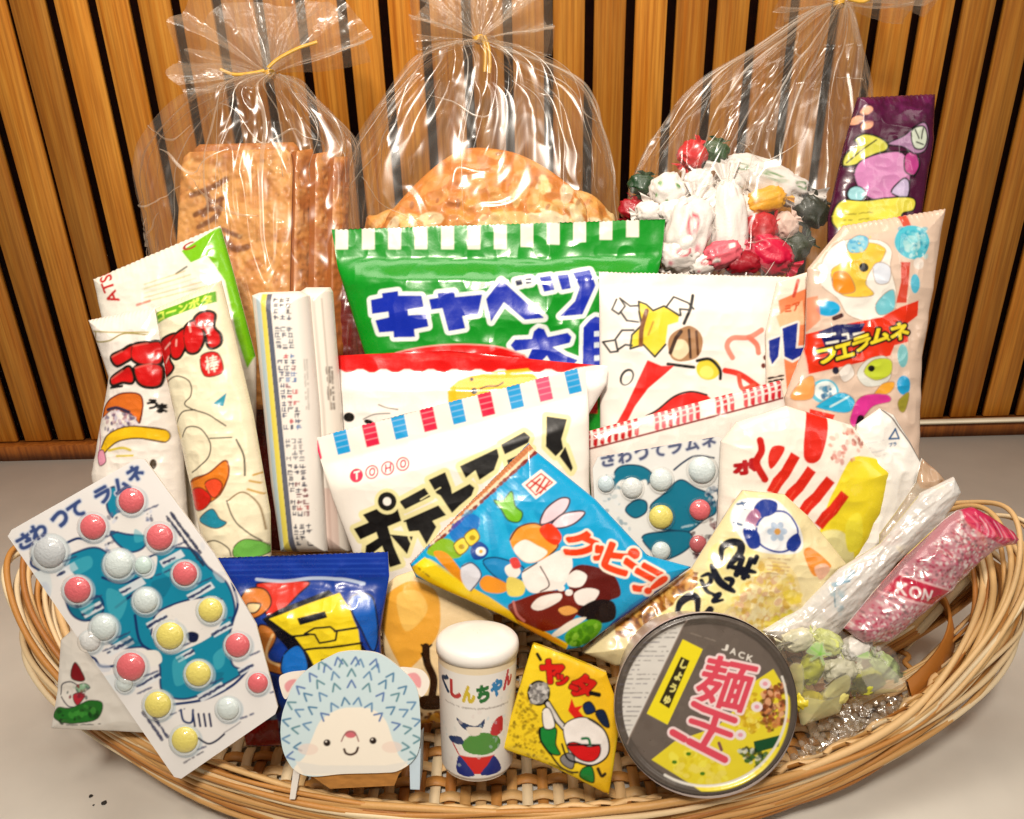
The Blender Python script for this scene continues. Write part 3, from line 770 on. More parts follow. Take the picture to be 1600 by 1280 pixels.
def art_stick_front(c):
    c.ink = ('#4a2a18', 1.4)
    c.fill(A6((295, 365), (530, 278), (535, 318), (300, 405)), '#6fb22a')
    c.lettering('コーンポタ', *A6((315, 358), (515, 290), (325, 392)), '#d8e86a', 0.9)
    red = '#d41818'
    L = [((325, 480), (350, 455), (400, 440), (410, 470), (370, 520), (385, 560), (350, 585), (335, 540)),
         ((375, 470), (415, 430), (440, 425), (440, 470), (415, 520), (385, 520)),
         ((430, 440), (450, 400), (480, 395), (500, 450), (480, 500), (445, 500)),
         ((470, 380), (500, 358), (530, 365), (530, 410), (550, 440), (550, 475), (520, 485), (505, 430), (475, 410))]
    for p in L: c.fill(A6(*p), K, True, grow=3.6)
    for p in L: c.fill(A6(*p), red, True)
    for a, b in (((350, 490), (375, 470)), ((455, 430), (452, 410)), ((400, 480), (402, 460)), ((500, 400), (520, 440)), ((352, 540), (368, 520))): c.stroke(A6(a, b), 3, '#f4b0a4', False)
    c.fill(A6((490, 520), (545, 505), (565, 575), (505, 590)), '#d8221c', True); 
    c.lettering('棒', *A6((503, 522), (545, 512), (512, 582)), '#fbeada', .5)
    ol = '#3a2e22'
    c.stroke(A6((352, 610), (400, 590), (450, 610), (455, 660), (430, 690), (460, 710), (520, 730), (580, 770)), 2, ol)
    c.stroke(A6((390, 760), (420, 720), (470, 712)), 2, ol); c.stroke(A6((415, 810), (440, 775), (490, 780), (525, 830), (520, 880), (480, 920), (450, 940)), 2, ol)
    c.stroke(A6((525, 815), (600, 812)), 2, ol); c.stroke(A6((615, 820), (640, 880), (645, 950)), 2.4, ol)
    c.fill(A6((535, 690), (580, 650), (570, 700)), '#38a0b8'); 
    c.fill(A6((440, 975), (520, 940), (580, 895), (592, 950), (560, 1020), (500, 1060), (460, 1075)), '#e88a2c', True)
    c.stroke(A6((440, 975), (520, 940), (580, 895), (592, 950), (560, 1020)), 2.2, '#8a3a16')
    c.fill(A6((445, 1010), (490, 995), (530, 1030), (500, 1070), (455, 1075)), '#dc2a1c', True)
    c.fill(A6((505, 980), (545, 960), (570, 985), (540, 1030)), '#ef5a34', True)
    c.fill(A6((475, 1110), (530, 1070), (560, 1105), (585, 1120), (550, 1140), (500, 1130)), '#2a9ab4', True)
    c.stroke(A6((590, 1040), (640, 1010), (690, 1060), (710, 1150)), 2, '#8a6a3a'); c.stroke(A6((585, 1040), (620, 1120), (700, 1190)), 2, ol)
    c.fill(A6((610, 1210), (650, 1180), (710, 1200), (715, 1240), (620, 1250)), '#7cc05a', True)
    c.stroke(A6((490, 1200), (540, 1185), (590, 1210), (600, 1240)), 2, ol)
    for a, b in (((660, 970), (690, 980)), ((655, 1000), (700, 1020)), ((670, 950), (700, 940))): c.stroke(A6(a, b), 3, '#d8b060', False)
packet('corn_stick', 'cream wrapped corn stick with green banner, big red lettering and red stamp', 'snack stick',
       saw((244, 482), (345, 438), 18, -1.3) + [(368, 530), (396, 650), (422, 800), (424, 900), (330, 900), (308, 800), (284, 690), (262, 590)], 0.512, art_stick_front, '#f8efd2', tilt=(-.04, 0),
       puff=0.013, pw=0.020, crk=0.0018, csc=60, mat='gloss', seed=14, group='corn snack sticks at the left', back='#f2e6c4')

# ---- two white tubes
def art_tube(c):
    c.fill([(423, 462), (431, 462), (470, 862), (461, 862)], '#3c4a6a', alpha=.9)
    c.fill([(415, 462), (423, 462), (461, 862), (451, 862)], '#efe06a'); c.fill([(407, 462), (415, 462), (451, 862), (443, 862)], '#c8dce4')
    r = np.random.default_rng(8)
    def band(y0, y1, n, cols, sz):         # columns of tiny print marks, each a few short strokes
        y = y0
        while y < y1:
            for k in range(3):
                if r.random() < .14: continue
                x = 435 + (y - 462) * 0.092 + k * 9.2; col = cols[r.integers(len(cols))] if k else cols[0]
                for _ in range(4):
                    if r.random() < .55: yy = y + r.integers(4) * 1.9; c.stroke([(x + r.random() * 2, yy), (x + 5 + r.random() * 2.4, yy)], 1.3, col, False)
                    else: xx = x + r.integers(4) * 1.9; c.stroke([(xx, y), (xx, y + 4 + r.random() * 2.6)], 1.3, col, False)
            y += 9.0
    band(470, 505, 70, ['#22345a', '#3a4a6a', '#141c30'], 6); band(515, 545, 24, ['#2a3a5c', '#4a586e'], 5)
    band(556, 672, 340, ['#28406e', '#1c2c52', '#c23a48', '#4a7ab0', '#8a3a52'], 6)
    band(685, 715, 22, ['#8a8a90', '#b0a8a6'], 4); band(724, 800, 200, ['#2a3252', '#7a2c3c', '#3c4c7a', '#b04a4a'], 6); band(815, 850, 30, ['#22304e', '#4a4a5a'], 5)
    c.fine((480, 560), (484, 640), (486, 560), 2, '#9a948c', 1.2, 3)
packet('paper_tube', 'white sweet tube with yellow and blue stripes and printed blocks along it', 'sweet tube',
       [(395, 462), (408, 457), (470, 455), (484, 462), (500, 640), (512, 862), (440, 862), (425, 760)], 0.533, art_tube, '#f2ece4', puff=0.015, pw=0.018, mat='cardgloss', seed=15, group='white sweet tubes', back='#ece6dc')
def art_tube2(c):
    c.fine((514, 575), (518, 640), (524, 574), 3, '#7a7068', 2.2, 5, .9)
    c.stroke([(496, 470), (512, 640), (524, 860)], 4, '#d8cfc4', False); c.stroke([(508, 470), (522, 640)], 2, '#c8bdb0', False)
    c.fill([(496, 760), (530, 760), (536, 862), (500, 862)], '#c07a6a', alpha=.35); c.stroke([(492, 770), (505, 750), (512, 775), (500, 790)], 1.6, '#b84a44')
    c.lettering('K', (500, 758), (510, 756), (501, 772), '#b84a44', .3)
packet('paper_tube', 'plain white sweet tube with a small barcode, in the shade of the striped one', 'sweet tube',
       [(470, 456), (480, 449), (516, 449), (520, 456), (534, 640), (548, 862), (490, 862)], 0.546, art_tube2, '#efe7dc', puff=0.013, pw=0.015, mat='cardgloss', seed=16, group='white sweet tubes', back='#ece6dc')

# ---- potato crisp packet
def art_potato(c):
    for i in range(9):
        x, y = (519 + i * 45.2, 673 - i * 11.8)
        col = '#17a6e0' if i % 2 == 0 else ('#e0184c' if i < 6 else '#ee5a80')
        c.fill([(x, y), (x + 21, y - 5), (x + 29, y + 33), (x + 9, y + 38)], col)
        for k in range(3): c.stroke([(x + 4 + 2 * k, y + 9 + 9 * k), (x + 24 + 2 * k, y + 4 + 9 * k)], 1.2, '#ffffff', False, alpha=.35)
    c.stroke([(494, 690), (500, 715)], 6, '#e03a66', False)
    for i, (t, (x, y)) in enumerate(zip('TOHO', ((265, 640), (345, 622), (427, 602), (505, 580)))):
        px, py = B1((x, y))[0]
        c.ell(px, py, 10.5, 10.5, '#d41e52'); 
        if i: c.ell(px, py, 8.4, 8.4, '#f7f0e8')
        c.lettering(t, (px - 4.4, py - 5.2), (px + 4.4, py - 7.2), (px - 3.2, py + 6.4), '#d41e52' if i else '#f7f0e8', .7)
    CR = '#f3eab2'
    po = [B1((300, 840), (395, 800), (410, 830), (480, 800), (500, 870), (430, 900), (460, 1000), (500, 1090), (440, 1110), (400, 1000), (350, 1040), (310, 1040), (315, 1000), (380, 960), (370, 930), (285, 970), (250, 915), (330, 880)),
          B1((440, 940), (560, 950), (530, 1040))]
    te = [B1((490, 770), (620, 700), (650, 745), (520, 810)), B1((510, 870), (690, 790), (730, 840), (660, 870), (680, 900), (630, 990), (590, 920), (540, 925))]
    n1 = [B1((640, 660), (725, 620), (755, 700), (760, 730), (850, 680), (875, 700), (860, 740), (800, 790), (760, 830), (700, 740), (680, 730))]
    fu = [B1((800, 590), (990, 500), (1000, 540), (975, 610), (900, 660), (880, 610), (830, 650))]
    ra = [B1((1010, 480), (1130, 415), (1160, 440), (1150, 470), (1030, 530)), B1((1040, 560), (1170, 500), (1150, 600), (1080, 660), (1060, 620))]
    ii = [B1((1245, 335), (1350, 350), (1320, 450), (1330, 500), (1290, 540), (1240, 490)), B1((1310, 540), (1340, 490), (1380, 600), (1370, 620))]
    for g, k in ((7, CR), (0, K)):
        for P in (po, te, n1, fu, ra, ii):
            for p in P: c.fill(p, k, grow=g)
    x, y = B1((428, 770))[0]
    c.ell(x, y, 20, 20, CR); c.ell(x, y, 14.5, 14.5, K); c.ell(x, y, 6.5, 6.5, '#f7f0e8')
    c.stroke(B1((600, 760), (700, 700)), 2, CR, False); c.stroke(B1((520, 880), (540, 960), (560, 1000)), 2.5, CR, False)
packet('potato_fry_packet', 'white potato crisp packet with pink and blue tabs and heavy black katakana', 'snack packet',
       saw((490, 684), (914, 572), 60, -1.5) + [(920, 640), (921, 760), (940, 960), (620, 960), (552, 865), (520, 780)], 0.527, art_potato, '#f8f1e8', puff=0.010, pw=0.05, crk=0.002, csc=24,
       parts=[('top_seal', [(480, 660), (920, 555), (923, 605), (490, 722)])], flat=[([(480, 660), (920, 555), (923, 610), (490, 728)], 0.02)], mat='satin', seed=18)

# ---- purple grape stick
def art_grape(c):
    c.ink = (K, 2.4)
    for p in ((500, 260), (455, 305), (500, 338)): c.ell(*A5(p)[0], 9, 6.5, '#f4b896', -.4)
    c.fill(A5((385, 540), (400, 480), (450, 440), (440, 410), (480, 385), (540, 400), (600, 440), (590, 475), (520, 500), (440, 545)), '#d8d45a', True)
    c.stroke(A5((385, 545), (400, 480), (450, 440), (440, 410), (480, 385), (540, 400), (600, 440), (590, 475), (520, 500), (440, 545)), 2.6, K, closed=True); c.stroke(A5((400, 530), (470, 470), (540, 420)), 2, K)
    c.fill(A5((430, 590), (460, 530), (540, 495), (650, 480), (700, 520), (720, 620), (690, 700), (600, 730), (500, 720), (450, 660)), '#d893c4', True)
    c.fill(A5((690, 500), (740, 480), (770, 540), (740, 600), (690, 580)), '#c44c96', True); c.stroke(A5((660, 485), (740, 480), (772, 540), (740, 610)), 3, K)
    c.ell(*A5((440, 700))[0], 15, 14, K); c.ell(*A5((442, 698))[0], 12, 11.5, '#a6d8e0')
    c.fill(A5((620, 690), (680, 620), (715, 640), (700, 720)), '#cfc0e0', True)
    c.fill(A5((600, 440), (680, 400), (740, 350), (800, 325), (825, 390), (800, 470), (740, 490), (690, 460)), '#b890b4', True); c.fill(A5((725, 370), (790, 345), (815, 400), (790, 460), (735, 455)), '#d4dccc', True)
    c.fill(A5((330, 800), (370, 730), (480, 735), (600, 720), (740, 720), (740, 780), (680, 800), (660, 860), (560, 910), (400, 910), (340, 860)), '#eee45c', True)
    for a, b in (((745, 365), (765, 410)), ((790, 355), (780, 410)), ((750, 430), (790, 440))): c.stroke(A5(a, b), 2.2, K, False)
    c.specks(A5((480, 180), (880, 165), (860, 320), (470, 330)), ['#6a1450', '#4a0832', '#7a2260'], 90, 4, 3, 2.5, .35)
    c.fine(A5((370, 790))[0], A5((520, 780))[0], A5((372, 850))[0], 2, '#8a7a2a', 1.8, 3)
packet('grape_stick', 'purple wrapped candy stick with leaf and pink grape picture, tallest at the right', 'candy stick',
       saw((1340, 152), (1460, 147), 16, -1.4) + [(1458, 220), (1440, 330), (1420, 700), (1290, 700), (1294, 340), (1318, 230)], 0.588, art_grape, '#560c3c', tilt=(.05, 0), puff=0.008, pw=0.025, crk=0.0025, csc=45, mat='gloss', seed=20, back='#4a0a34')

# ---- orange packet whose end shows beside the whistle candies
def art_ru(c):
    c.fill([(1215, 470), (1262, 450), (1300, 470), (1300, 660), (1230, 640)], '#f0803a', alpha=.9); c.fill(B2((100, 560), (230, 480), (240, 600), (120, 620)), '#f6c9a0')
    for P in (B2((65, 680), (120, 660), (110, 760), (80, 800), (68, 760)), B2((130, 620), (205, 592), (195, 720), (235, 715), (240, 745), (180, 780), (140, 760))):
        c.fill(P, '#f4efe8', grow=3.5)
    for P in (B2((65, 680), (120, 660), (110, 760), (80, 800), (68, 760)), B2((130, 620), (205, 592), (195, 720), (235, 715), (240, 745), (180, 780), (140, 760))):
        c.fill(P, '#16329a')
    c.stroke(B2((185, 460), (210, 380)), 5, '#d2543a', False); c.lettering('ミ', *B2((140, 510), (170, 500), (145, 545)), '#d8602c', .8); c.lettering('ア', *B2((180, 500), (215, 488), (185, 535)), '#d8602c', .8)
    c.fine(B2((65, 860))[0], B2((135, 845))[0], B2((68, 895))[0], 2, '#3a1c10', 3.0, 6, 1, 1)
packet('soda_candy_packet', 'orange and white packet edge with a big blue katakana letter', 'candy packet',
       [(1214, 440), (1262, 425), (1300, 440), (1310, 660), (1300, 860), (1222, 860), (1198, 620), (1196, 520)], 0.5555, art_ru, '#f5e6d6', puff=0.003, pw=0.02, crk=0.0012, mat='gloss', seed=21)

# ---- long clear packet of whistle candies
def art_whistle(c):
    c.ink = ('#a88a70', 1.0)
    c.opq = 1.0
    c.fill(B2((310, 400), (320, 300), (380, 210), (470, 180), (600, 190), (650, 240), (640, 330), (670, 440), (660, 540), (560, 590), (440, 560), (390, 480)), '#f4efe6', True)
    c.fill(B2((360, 340), (420, 290), (440, 230), (540, 200), (620, 230), (600, 290), (560, 320), (520, 400), (560, 460), (440, 470), (380, 430)), '#f0cc50', True)
    c.fill(B2((365, 400), (375, 350), (420, 345), (455, 390), (470, 440), (420, 455), (380, 440)), '#f09a2c', True)
    c.fill(B2((560, 320), (600, 300), (640, 330), (630, 400), (570, 400)), '#dfe4ee', True); c.ell(*B2((512, 325))[0], 7.5, 7, '#1a1210')
    c.fill(B2((440, 200), (500, 160), (545, 180), (520, 240), (450, 250)), '#92cfe2', True); c.specks(B2((440, 200), (500, 150), (560, 170), (520, 240), (450, 250)), ['#58b0d8', '#b8dce4', '#e8d860'], 30, 2.4, 6)
    c.fill(B2((570, 510), (620, 450), (660, 440), (660, 530), (590, 560)), '#7cc8d4', True)
    c.fill(B2((705, 60), (745, 40), (755, 120), (715, 120)), '#d4604a'); c.fill(B2((690, 300), (740, 300), (720, 500), (670, 500), (690, 400)), '#d8543c')
    c.ell(*B2((755, 200))[0], 28, 27, '#5cc4d6'); c.ell(*B2((750, 205))[0], 14, 12, '#a8dce0'); c.specks(B2((690, 130), (820, 130), (830, 270), (690, 270)), ['#3caac4', '#88d4de', '#c0e4e4'], 60, 2.6, 9)
    c.ell(*B2((765, 405))[0], 8, 15, '#5ec0da'); c.ell(*B2((785, 305))[0], 9, 9, '#efe4da'); c.ell(*B2((345, 525))[0], 17, 12, '#1eaede')
    c.stroke(B2((370, 575), (405, 560)), 7, '#4a1a1c', False)
    c.fill(B2((235, 470), (300, 460), (310, 580), (250, 640), (240, 600)), '#ee8c5c', alpha=.8)
    RD = '#e43c14'
    c.fill(B2((240, 650), (440, 600), (600, 570), (690, 520), (790, 485), (785, 560), (730, 600), (735, 690), (660, 710), (640, 760), (250, 850), (240, 740)), RD)
    c.fill(B2((300, 640), (380, 605), (520, 600), (500, 640), (480, 700), (330, 720)), '#1a2266')
    c.lettering('ニュー', *B2((325, 655), (510, 625), (335, 705)), '#f3efe4', .9)
    for i, (ch, a, b, d) in enumerate((('フ', (285, 735), (375, 715), (295, 800)), ('エ', (370, 715), (455, 690), (380, 780)), ('ラ', (455, 680), (540, 650), (465, 745)), ('ム', (540, 640), (630, 615), (550, 705)), ('ネ', (635, 615), (730, 590), (645, 690)))):
        c.lettering(ch, *B2(a, b, d), '#f4e13a', 1.5, outline=[(3.0, '#3a1414')])
    c.fill(B2((480, 850), (530, 780), (620, 765), (645, 850), (610, 900), (520, 910)), '#dfe0d8', True); c.fill(B2((515, 840), (560, 780), (640, 780), (640, 850), (570, 880)), '#c6d440', True); c.ell(*B2((550, 822))[0], 5, 5, '#1a1210')
    c.fill(B2((600, 900), (660, 890), (640, 940), (560, 960)), '#f0b03c', True); c.fill(B2((390, 840), (440, 800), (470, 850), (420, 890)), '#ece4dc', True); c.ell(*B2((375, 832))[0], 5, 6, '#2a2a40')
    c.ell(*B2((325, 935))[0], 22, 19, '#6cc4dc'); c.ell(*B2((328, 932))[0], 17, 15, '#eaf2f0'); c.specks(B2((300, 910), (355, 910), (355, 965), (300, 965)), ['#2e6c98', '#4a90b4'], 14, 2.6, 12)
    c.fill(B2((290, 1000), (400, 940), (470, 980), (430, 1040), (300, 1020)), '#30b4dc', True); c.stroke(B2((350, 1010), (440, 960)), 3, '#d0ecf0')
    c.fill(B2((165, 960), (210, 890), (270, 860), (270, 960), (200, 980)), '#efa860', True)
    c.fill(B2((445, 1060), (500, 960), (620, 950), (640, 985), (560, 1010), (500, 1080), (460, 1110)), '#e040a0', True); c.stroke(B2((500, 1070), (490, 1110)), 12, '#2a1020', False)
    c.ell(*B2((705, 760))[0], 9, 18, '#88c8cc'); c.ell(*B2((710, 905))[0], 12, 15, '#26aadc')
    c.fill(B2((680, 980), (740, 940), (720, 1030), (690, 1030)), '#a8a03a', True)
    c.fill(B2((250, 1020), (370, 1050), (330, 1130), (290, 1280), (215, 1270)), '#e03a20')
packet('whistle_candy_packet', 'long clear packet of blue and yellow ring candies behind a red banner', 'candy packet',
       saw((1318, 352), (1476, 326), 20, -1.6) + [(1462, 420), (1440, 560), (1436, 690), (1430, 900), (1230, 900), (1226, 620), (1258, 540), (1262, 420)], 0.545, art_whistle, '#f6dcc8', tilt=(.03, 0),
       puff=0.009, pw=0.03, crk=0.0035, csc=40, mat='clearprint', alpha=0.8, back='#f4e2d2', seed=22)

# ---- white packet with a recycling mark at the right
def art_recyc(c):
    c.stroke([(1376, 640), (1392, 655), (1418, 690), (1445, 735)], 2.4, '#4a3428')
    p = B2((655, 1170), (690, 1120), (708, 1168)); c.stroke(p, 3, '#3a6a9a', False, True); c.lettering('プラ', (1384, 692), (1396, 690), (1385, 698), '#4a7aa8', .5)
    c.fine((1345, 690), (1375, 684), (1348, 720), 4, '#a8a4b0', 1.2, 3, .5)
    c.stroke(B4((590, 570), (625, 480)), 4, '#4a3a2a', False); c.stroke(B4((640, 540), (660, 480)), 3, '#5a4a3a', False)
packet('marked_packet', 'crumpled white packet with a small blue recycling mark under the whistle candies', 'snack packet',
       [(1338, 664), (1374, 638), (1396, 648), (1422, 690), (1446, 738), (1440, 790), (1400, 850), (1380, 960), (1300, 960), (1330, 800)], 0.512, art_recyc, '#faf6f0', puff=0.006, pw=0.03, crk=0.0035, csc=45, mat='gloss', seed=23)

# ---- popcorn packet with red stripes
def art_pop(c):
    c.fill([(1310, 730), (1340, 712), (1395, 735), (1378, 800), (1345, 870), (1300, 900), (1270, 830)], '#f4e23a', True); c.fill([(1270, 830), (1310, 830), (1330, 880), (1290, 910), (1250, 880)], '#f3ecae', True)
    c.fill([(1312, 815), (1335, 800), (1340, 850), (1318, 858)], '#f8ee50', True)
    for i, (a, b) in enumerate((((960, 330), (1000, 330)), ((950, 540), (1070, 350)), ((1010, 600), (1150, 420)), ((1090, 650), (1240, 470)), ((1180, 700), (1310, 540)))):
        pa, pb = np.array(B3(a)[0]), np.array(B3(b)[0])
        if i == 0: c.fill(B3((935, 370), (960, 310), (1015, 310), (1005, 350), (950, 420)), '#dc3420', True); continue
        d = pb - pa; q = np.array([-d[1], d[0]]) / np.hypot(*d) * 8
        c.fill([pa - q, pa + d * .3 - q * 1.25, pa + d * .55 - q * .85, pb - q, pb + q, pa + d * .5 + q * 1.2, pa + d * .25 + q * .9, pa + q], '#dc3018')
        c.stroke([pa + d * .05, pa + d * .4], 2, '#ee6a50', False, alpha=.5)
    c.lettering('ポ', *B3((775, 385), (875, 370), (780, 450)), '#b8141c', 2.6)
    c.stroke(B3((900, 280), (905, 330), (880, 390), (920, 470)), 11, '#cc2418')
    c.specks([(1285, 690), (1320, 660), (1345, 690), (1320, 725), (1290, 720)], ['#e8b0a0', '#d88a80', '#f4d8cc', '#b86a5a'], 90, 2.6, 5)
    c.fill(B3((1150, 130), (1250, 150), (1190, 370), (1110, 360)), '#e03220', True)
    c.specks([(1140, 770), (1200, 770), (1180, 800), (1140, 790)], ['#efcfae', '#e6b890', '#f0e0b0'], 30, 3, 15)
packet('popcorn_packet', 'white popcorn packet with slanting red stripes and bright yellow side', 'snack packet',
       [(1126, 690), (1150, 660), (1228, 634), (1330, 664), (1360, 700), (1396, 735), (1378, 800), (1345, 870), (1300, 912), (1200, 930), (1120, 830)], 0.512, art_pop, '#f7eee2', puff=0.011, pw=0.04, crk=0.0025, csc=40, mat='gloss', seed=24)

# ---- yellow peanut-sweet packet and blue corn packet behind the front row
def art_yel(c):
    c.fill(B6((870, 330), (1000, 200), (1130, 230), (1160, 330), (1140, 450), (1010, 600), (960, 560)), '#f2b64a', True); c.fill(B6((960, 260), (1060, 240), (1100, 330), (1000, 420)), '#f8cc70', True)
    c.stroke(B6((1075, 480), (1095, 500), (1120, 480)), 3, K); c.stroke(B6((1095, 490), (1100, 560), (1130, 640), (1120, 730)), 12, '#3a2210'); c.stroke(B6((1075, 520), (1085, 545), (1095, 560)), 3, K)
    c.fill(B6((1070, 720), (1170, 720), (1160, 780), (1075, 780)), '#3a2210', True)
    c.specks(B6((1070, 800), (1160, 800), (1160, 920), (1070, 920)), ['#e8a030', '#f0c050', '#6a3a14'], 40, 4, 5)
    c.fill(B6((1060, 950), (1150, 940), (1150, 990), (1070, 1000)), '#2a5ab0')
packet('cheese_snack_packet', 'soft yellow snack packet showing between the blue packet and the white pot', 'snack packet',
       [(588, 925), (620, 900), (680, 880), (770, 960), (790, 1130), (640, 1130), (600, 1020)], 0.487, art_yel, '#f6ddb0', puff=0.009, pw=0.04, crk=0.002, csc=40, mat='gloss', seed=27)
def art_blue(c):
    c.ink = ('#1a1420', 2.2)
    c.fill(B6((60, 60), (940, 60), (920, 180), (60, 220)), '#123fa6'); 
    for i in range(4): c.stroke(B6((90, 105 + i * 24), (500, 100 + i * 24), (900, 95 + i * 24)), 1.6, '#3a66c8', False, alpha=.6)
    c.fill(B6((300, 230), (330, 210), (540, 205), (500, 260), (430, 330), (380, 350), (330, 290)), '#d83a28', True); c.fill(B6((230, 300), (260, 240), (340, 240), (380, 300), (330, 350), (240, 370)), '#d8863a', True)
    c.fill(B6((270, 300), (330, 300), (320, 330), (285, 335)), '#efd8a8', True)
    c.stroke(B6((300, 195), (420, 205), (560, 190), (700, 195), (800, 215)), 5, '#c8d6ea', alpha=.85)
    c.fill(B6((350, 360), (420, 320), (640, 240), (720, 300), (800, 480), (850, 560), (560, 610)), '#0b0f20')
    c.fill(B6((380, 360), (540, 300), (690, 252), (745, 320), (785, 420), (800, 540), (590, 580), (560, 520), (500, 440)), '#f2dc30')
    c.fill(B6((510, 355), (635, 325), (648, 352), (525, 385)), '#0b0f20')
    c.stroke(B6((480, 438), (560, 430)), 3.4, '#0b0f20', False); c.stroke(B6((680, 415), (780, 405)), 3.4, '#0b0f20', False); c.stroke(B6((540, 500), (800, 475)), 3.4, '#0b0f20', False)
    c.stroke(B6((545, 425), (590, 400), (660, 395), (690, 420), (685, 455), (610, 470), (590, 430)), 3, '#0b0f20', False, True)
    c.fill(B6((615, 545), (650, 540), (645, 560), (620, 562)), '#0b0f20')
    c.fill(B6((330, 400), (370, 390), (415, 440), (370, 540), (440, 560), (475, 570), (450, 610), (360, 590), (330, 530)), '#c8803a', True); c.stroke(B6((400, 430), (370, 500), (380, 550), (460, 580)), 4, '#efc890')
    c.fill(B6((450, 520), (520, 480), (560, 580), (500, 620), (440, 600)), '#1e7ad0', True); c.fill(B6((740, 280), (840, 270), (870, 420), (850, 520), (800, 420)), '#1f6ac4', True)
    c.fill(B6((350, 600), (420, 620), (430, 780), (350, 860)), '#14306e'); c.fill(B6((260, 420), (330, 440), (340, 480), (290, 480)), '#e8e0d0', True)
    c.specks(B6((350, 740), (430, 740), (420, 900), (350, 900)), ['#2a3a5a', '#8aa0b0', '#16203a'], 40, 4, 3)
    c.fill(B6((150, 850), (420, 820), (420, 960), (200, 960)), '#a8121a')
packet('corn_puff_packet', 'blue corn puff packet with a slanted yellow panel of black block shapes', 'snack packet',
       saw((326, 872), (606, 862), 34, -1.3) + [(608, 900), (594, 990), (600, 1120), (560, 1165), (385, 1165), (350, 1000), (332, 915)], 0.474, art_blue, '#16449e', puff=0.010, pw=0.04, crk=0.003, csc=40,
       parts=[('top_seal', [(310, 850), (620, 845), (620, 905), (500, 905), (400, 910), (320, 915)])], flat=[([(310, 850), (620, 845), (620, 905), (500, 905), (400, 910), (320, 915)], 0.02)], mat='gloss', back='#123a86', seed=28)

# ---- small white packet tucked at the left end
def art_leaf(c):
    c.ink = ('#1a2a1a', 1.2)
    c.stroke(C3((300, 680), (310, 630), (360, 615), (400, 640)), 2, '#3a3a4a'); c.stroke(C3((305, 690), (340, 730), (370, 735)), 2, '#3a3a4a')
    c.fill(C3((355, 590), (370, 530), (390, 530), (425, 600), (390, 610)), '#8a1420', True); c.fill(C3((365, 680), (400, 665), (425, 680), (385, 725)), '#c03040', True)
    c.fill(C3((380, 640), (420, 620), (450, 640), (400, 665)), '#9ac0a0', True); c.specks(C3((330, 640), (450, 620), (440, 690), (340, 690)), ['#5a6a6a', '#c8d0c8', '#8a2a3a'], 26, 2, 3)
    c.fill(C3((260, 780), (290, 740), (350, 740), (400, 720), (450, 700), (505, 710), (500, 760), (460, 800), (350, 815), (280, 800)), '#2a7a2a', True)
    c.specks(C3((280, 760), (500, 720), (480, 790), (300, 810)), ['#16501a', '#4aa040', '#103a14'], 40, 3.4, 7)
    c.fine(C3((320, 815))[0], C3((490, 810))[0], C3((320, 832))[0], 1, '#1a2a3a', 2, 3)
packet('plum_candy_packet', 'small white packet with red fruit and green leaves at the basket\'s end', 'candy packet',
       [(95, 1000), (140, 960), (300, 1010), (330, 1120), (310, 1150), (190, 1143), (80, 1138), (90, 1080)], 0.434, art_leaf, '#e9e4dc', puff=0.005, pw=0.03, crk=0.002, mat='satin', seed=29)
# ------------------------------------------------------------------ blister cards of round candies
def dome(fc, p, r_px, col, h=0.85, mat=None, parent=None, name='candy', sq=1.0, lift=0.0):
    uv = fc.loc([p])[0]; r = r_px * fc.d / FPX
    nu, nv = 20, 8
    V = [fc.world(uv[None], r * h + lift)[0]]; F_ = []
    for j in range(1, nv + 1):
        ph = j / nv * math.pi / 2
        for i in range(nu):
            t = 2 * math.pi * i / nu
            V.append(fc.world((uv + r * math.sin(ph) * np.array([math.cos(t), sq * math.sin(t)]))[None], r * h * math.cos(ph) + lift)[0])
    for i in range(nu): F_.append((0, 1 + i, 1 + (i + 1) % nu))
    for j in range(nv - 1):
        for i in range(nu):
            a = 1 + j * nu + i; b = 1 + j * nu + (i + 1) % nu
            F_.append((a, a + nu, b + nu, b))
    c = np.ones((len(V), 4)); c[:, :3] = lin(col)
    return mesh_obj(name, V, F_, mat or MAT['bubble'], parent, c)
MAT['bubble'] = print_mat('candy_under_blister', 0.42, 0.25, 0.4, 0.55, 700)
T1, T2, NV = '#1590ae', '#0f7d98', '#123a72'
PK, YL, WH = '#e8747c', '#efe27e', '#dfeaea'
CANDY1 = []
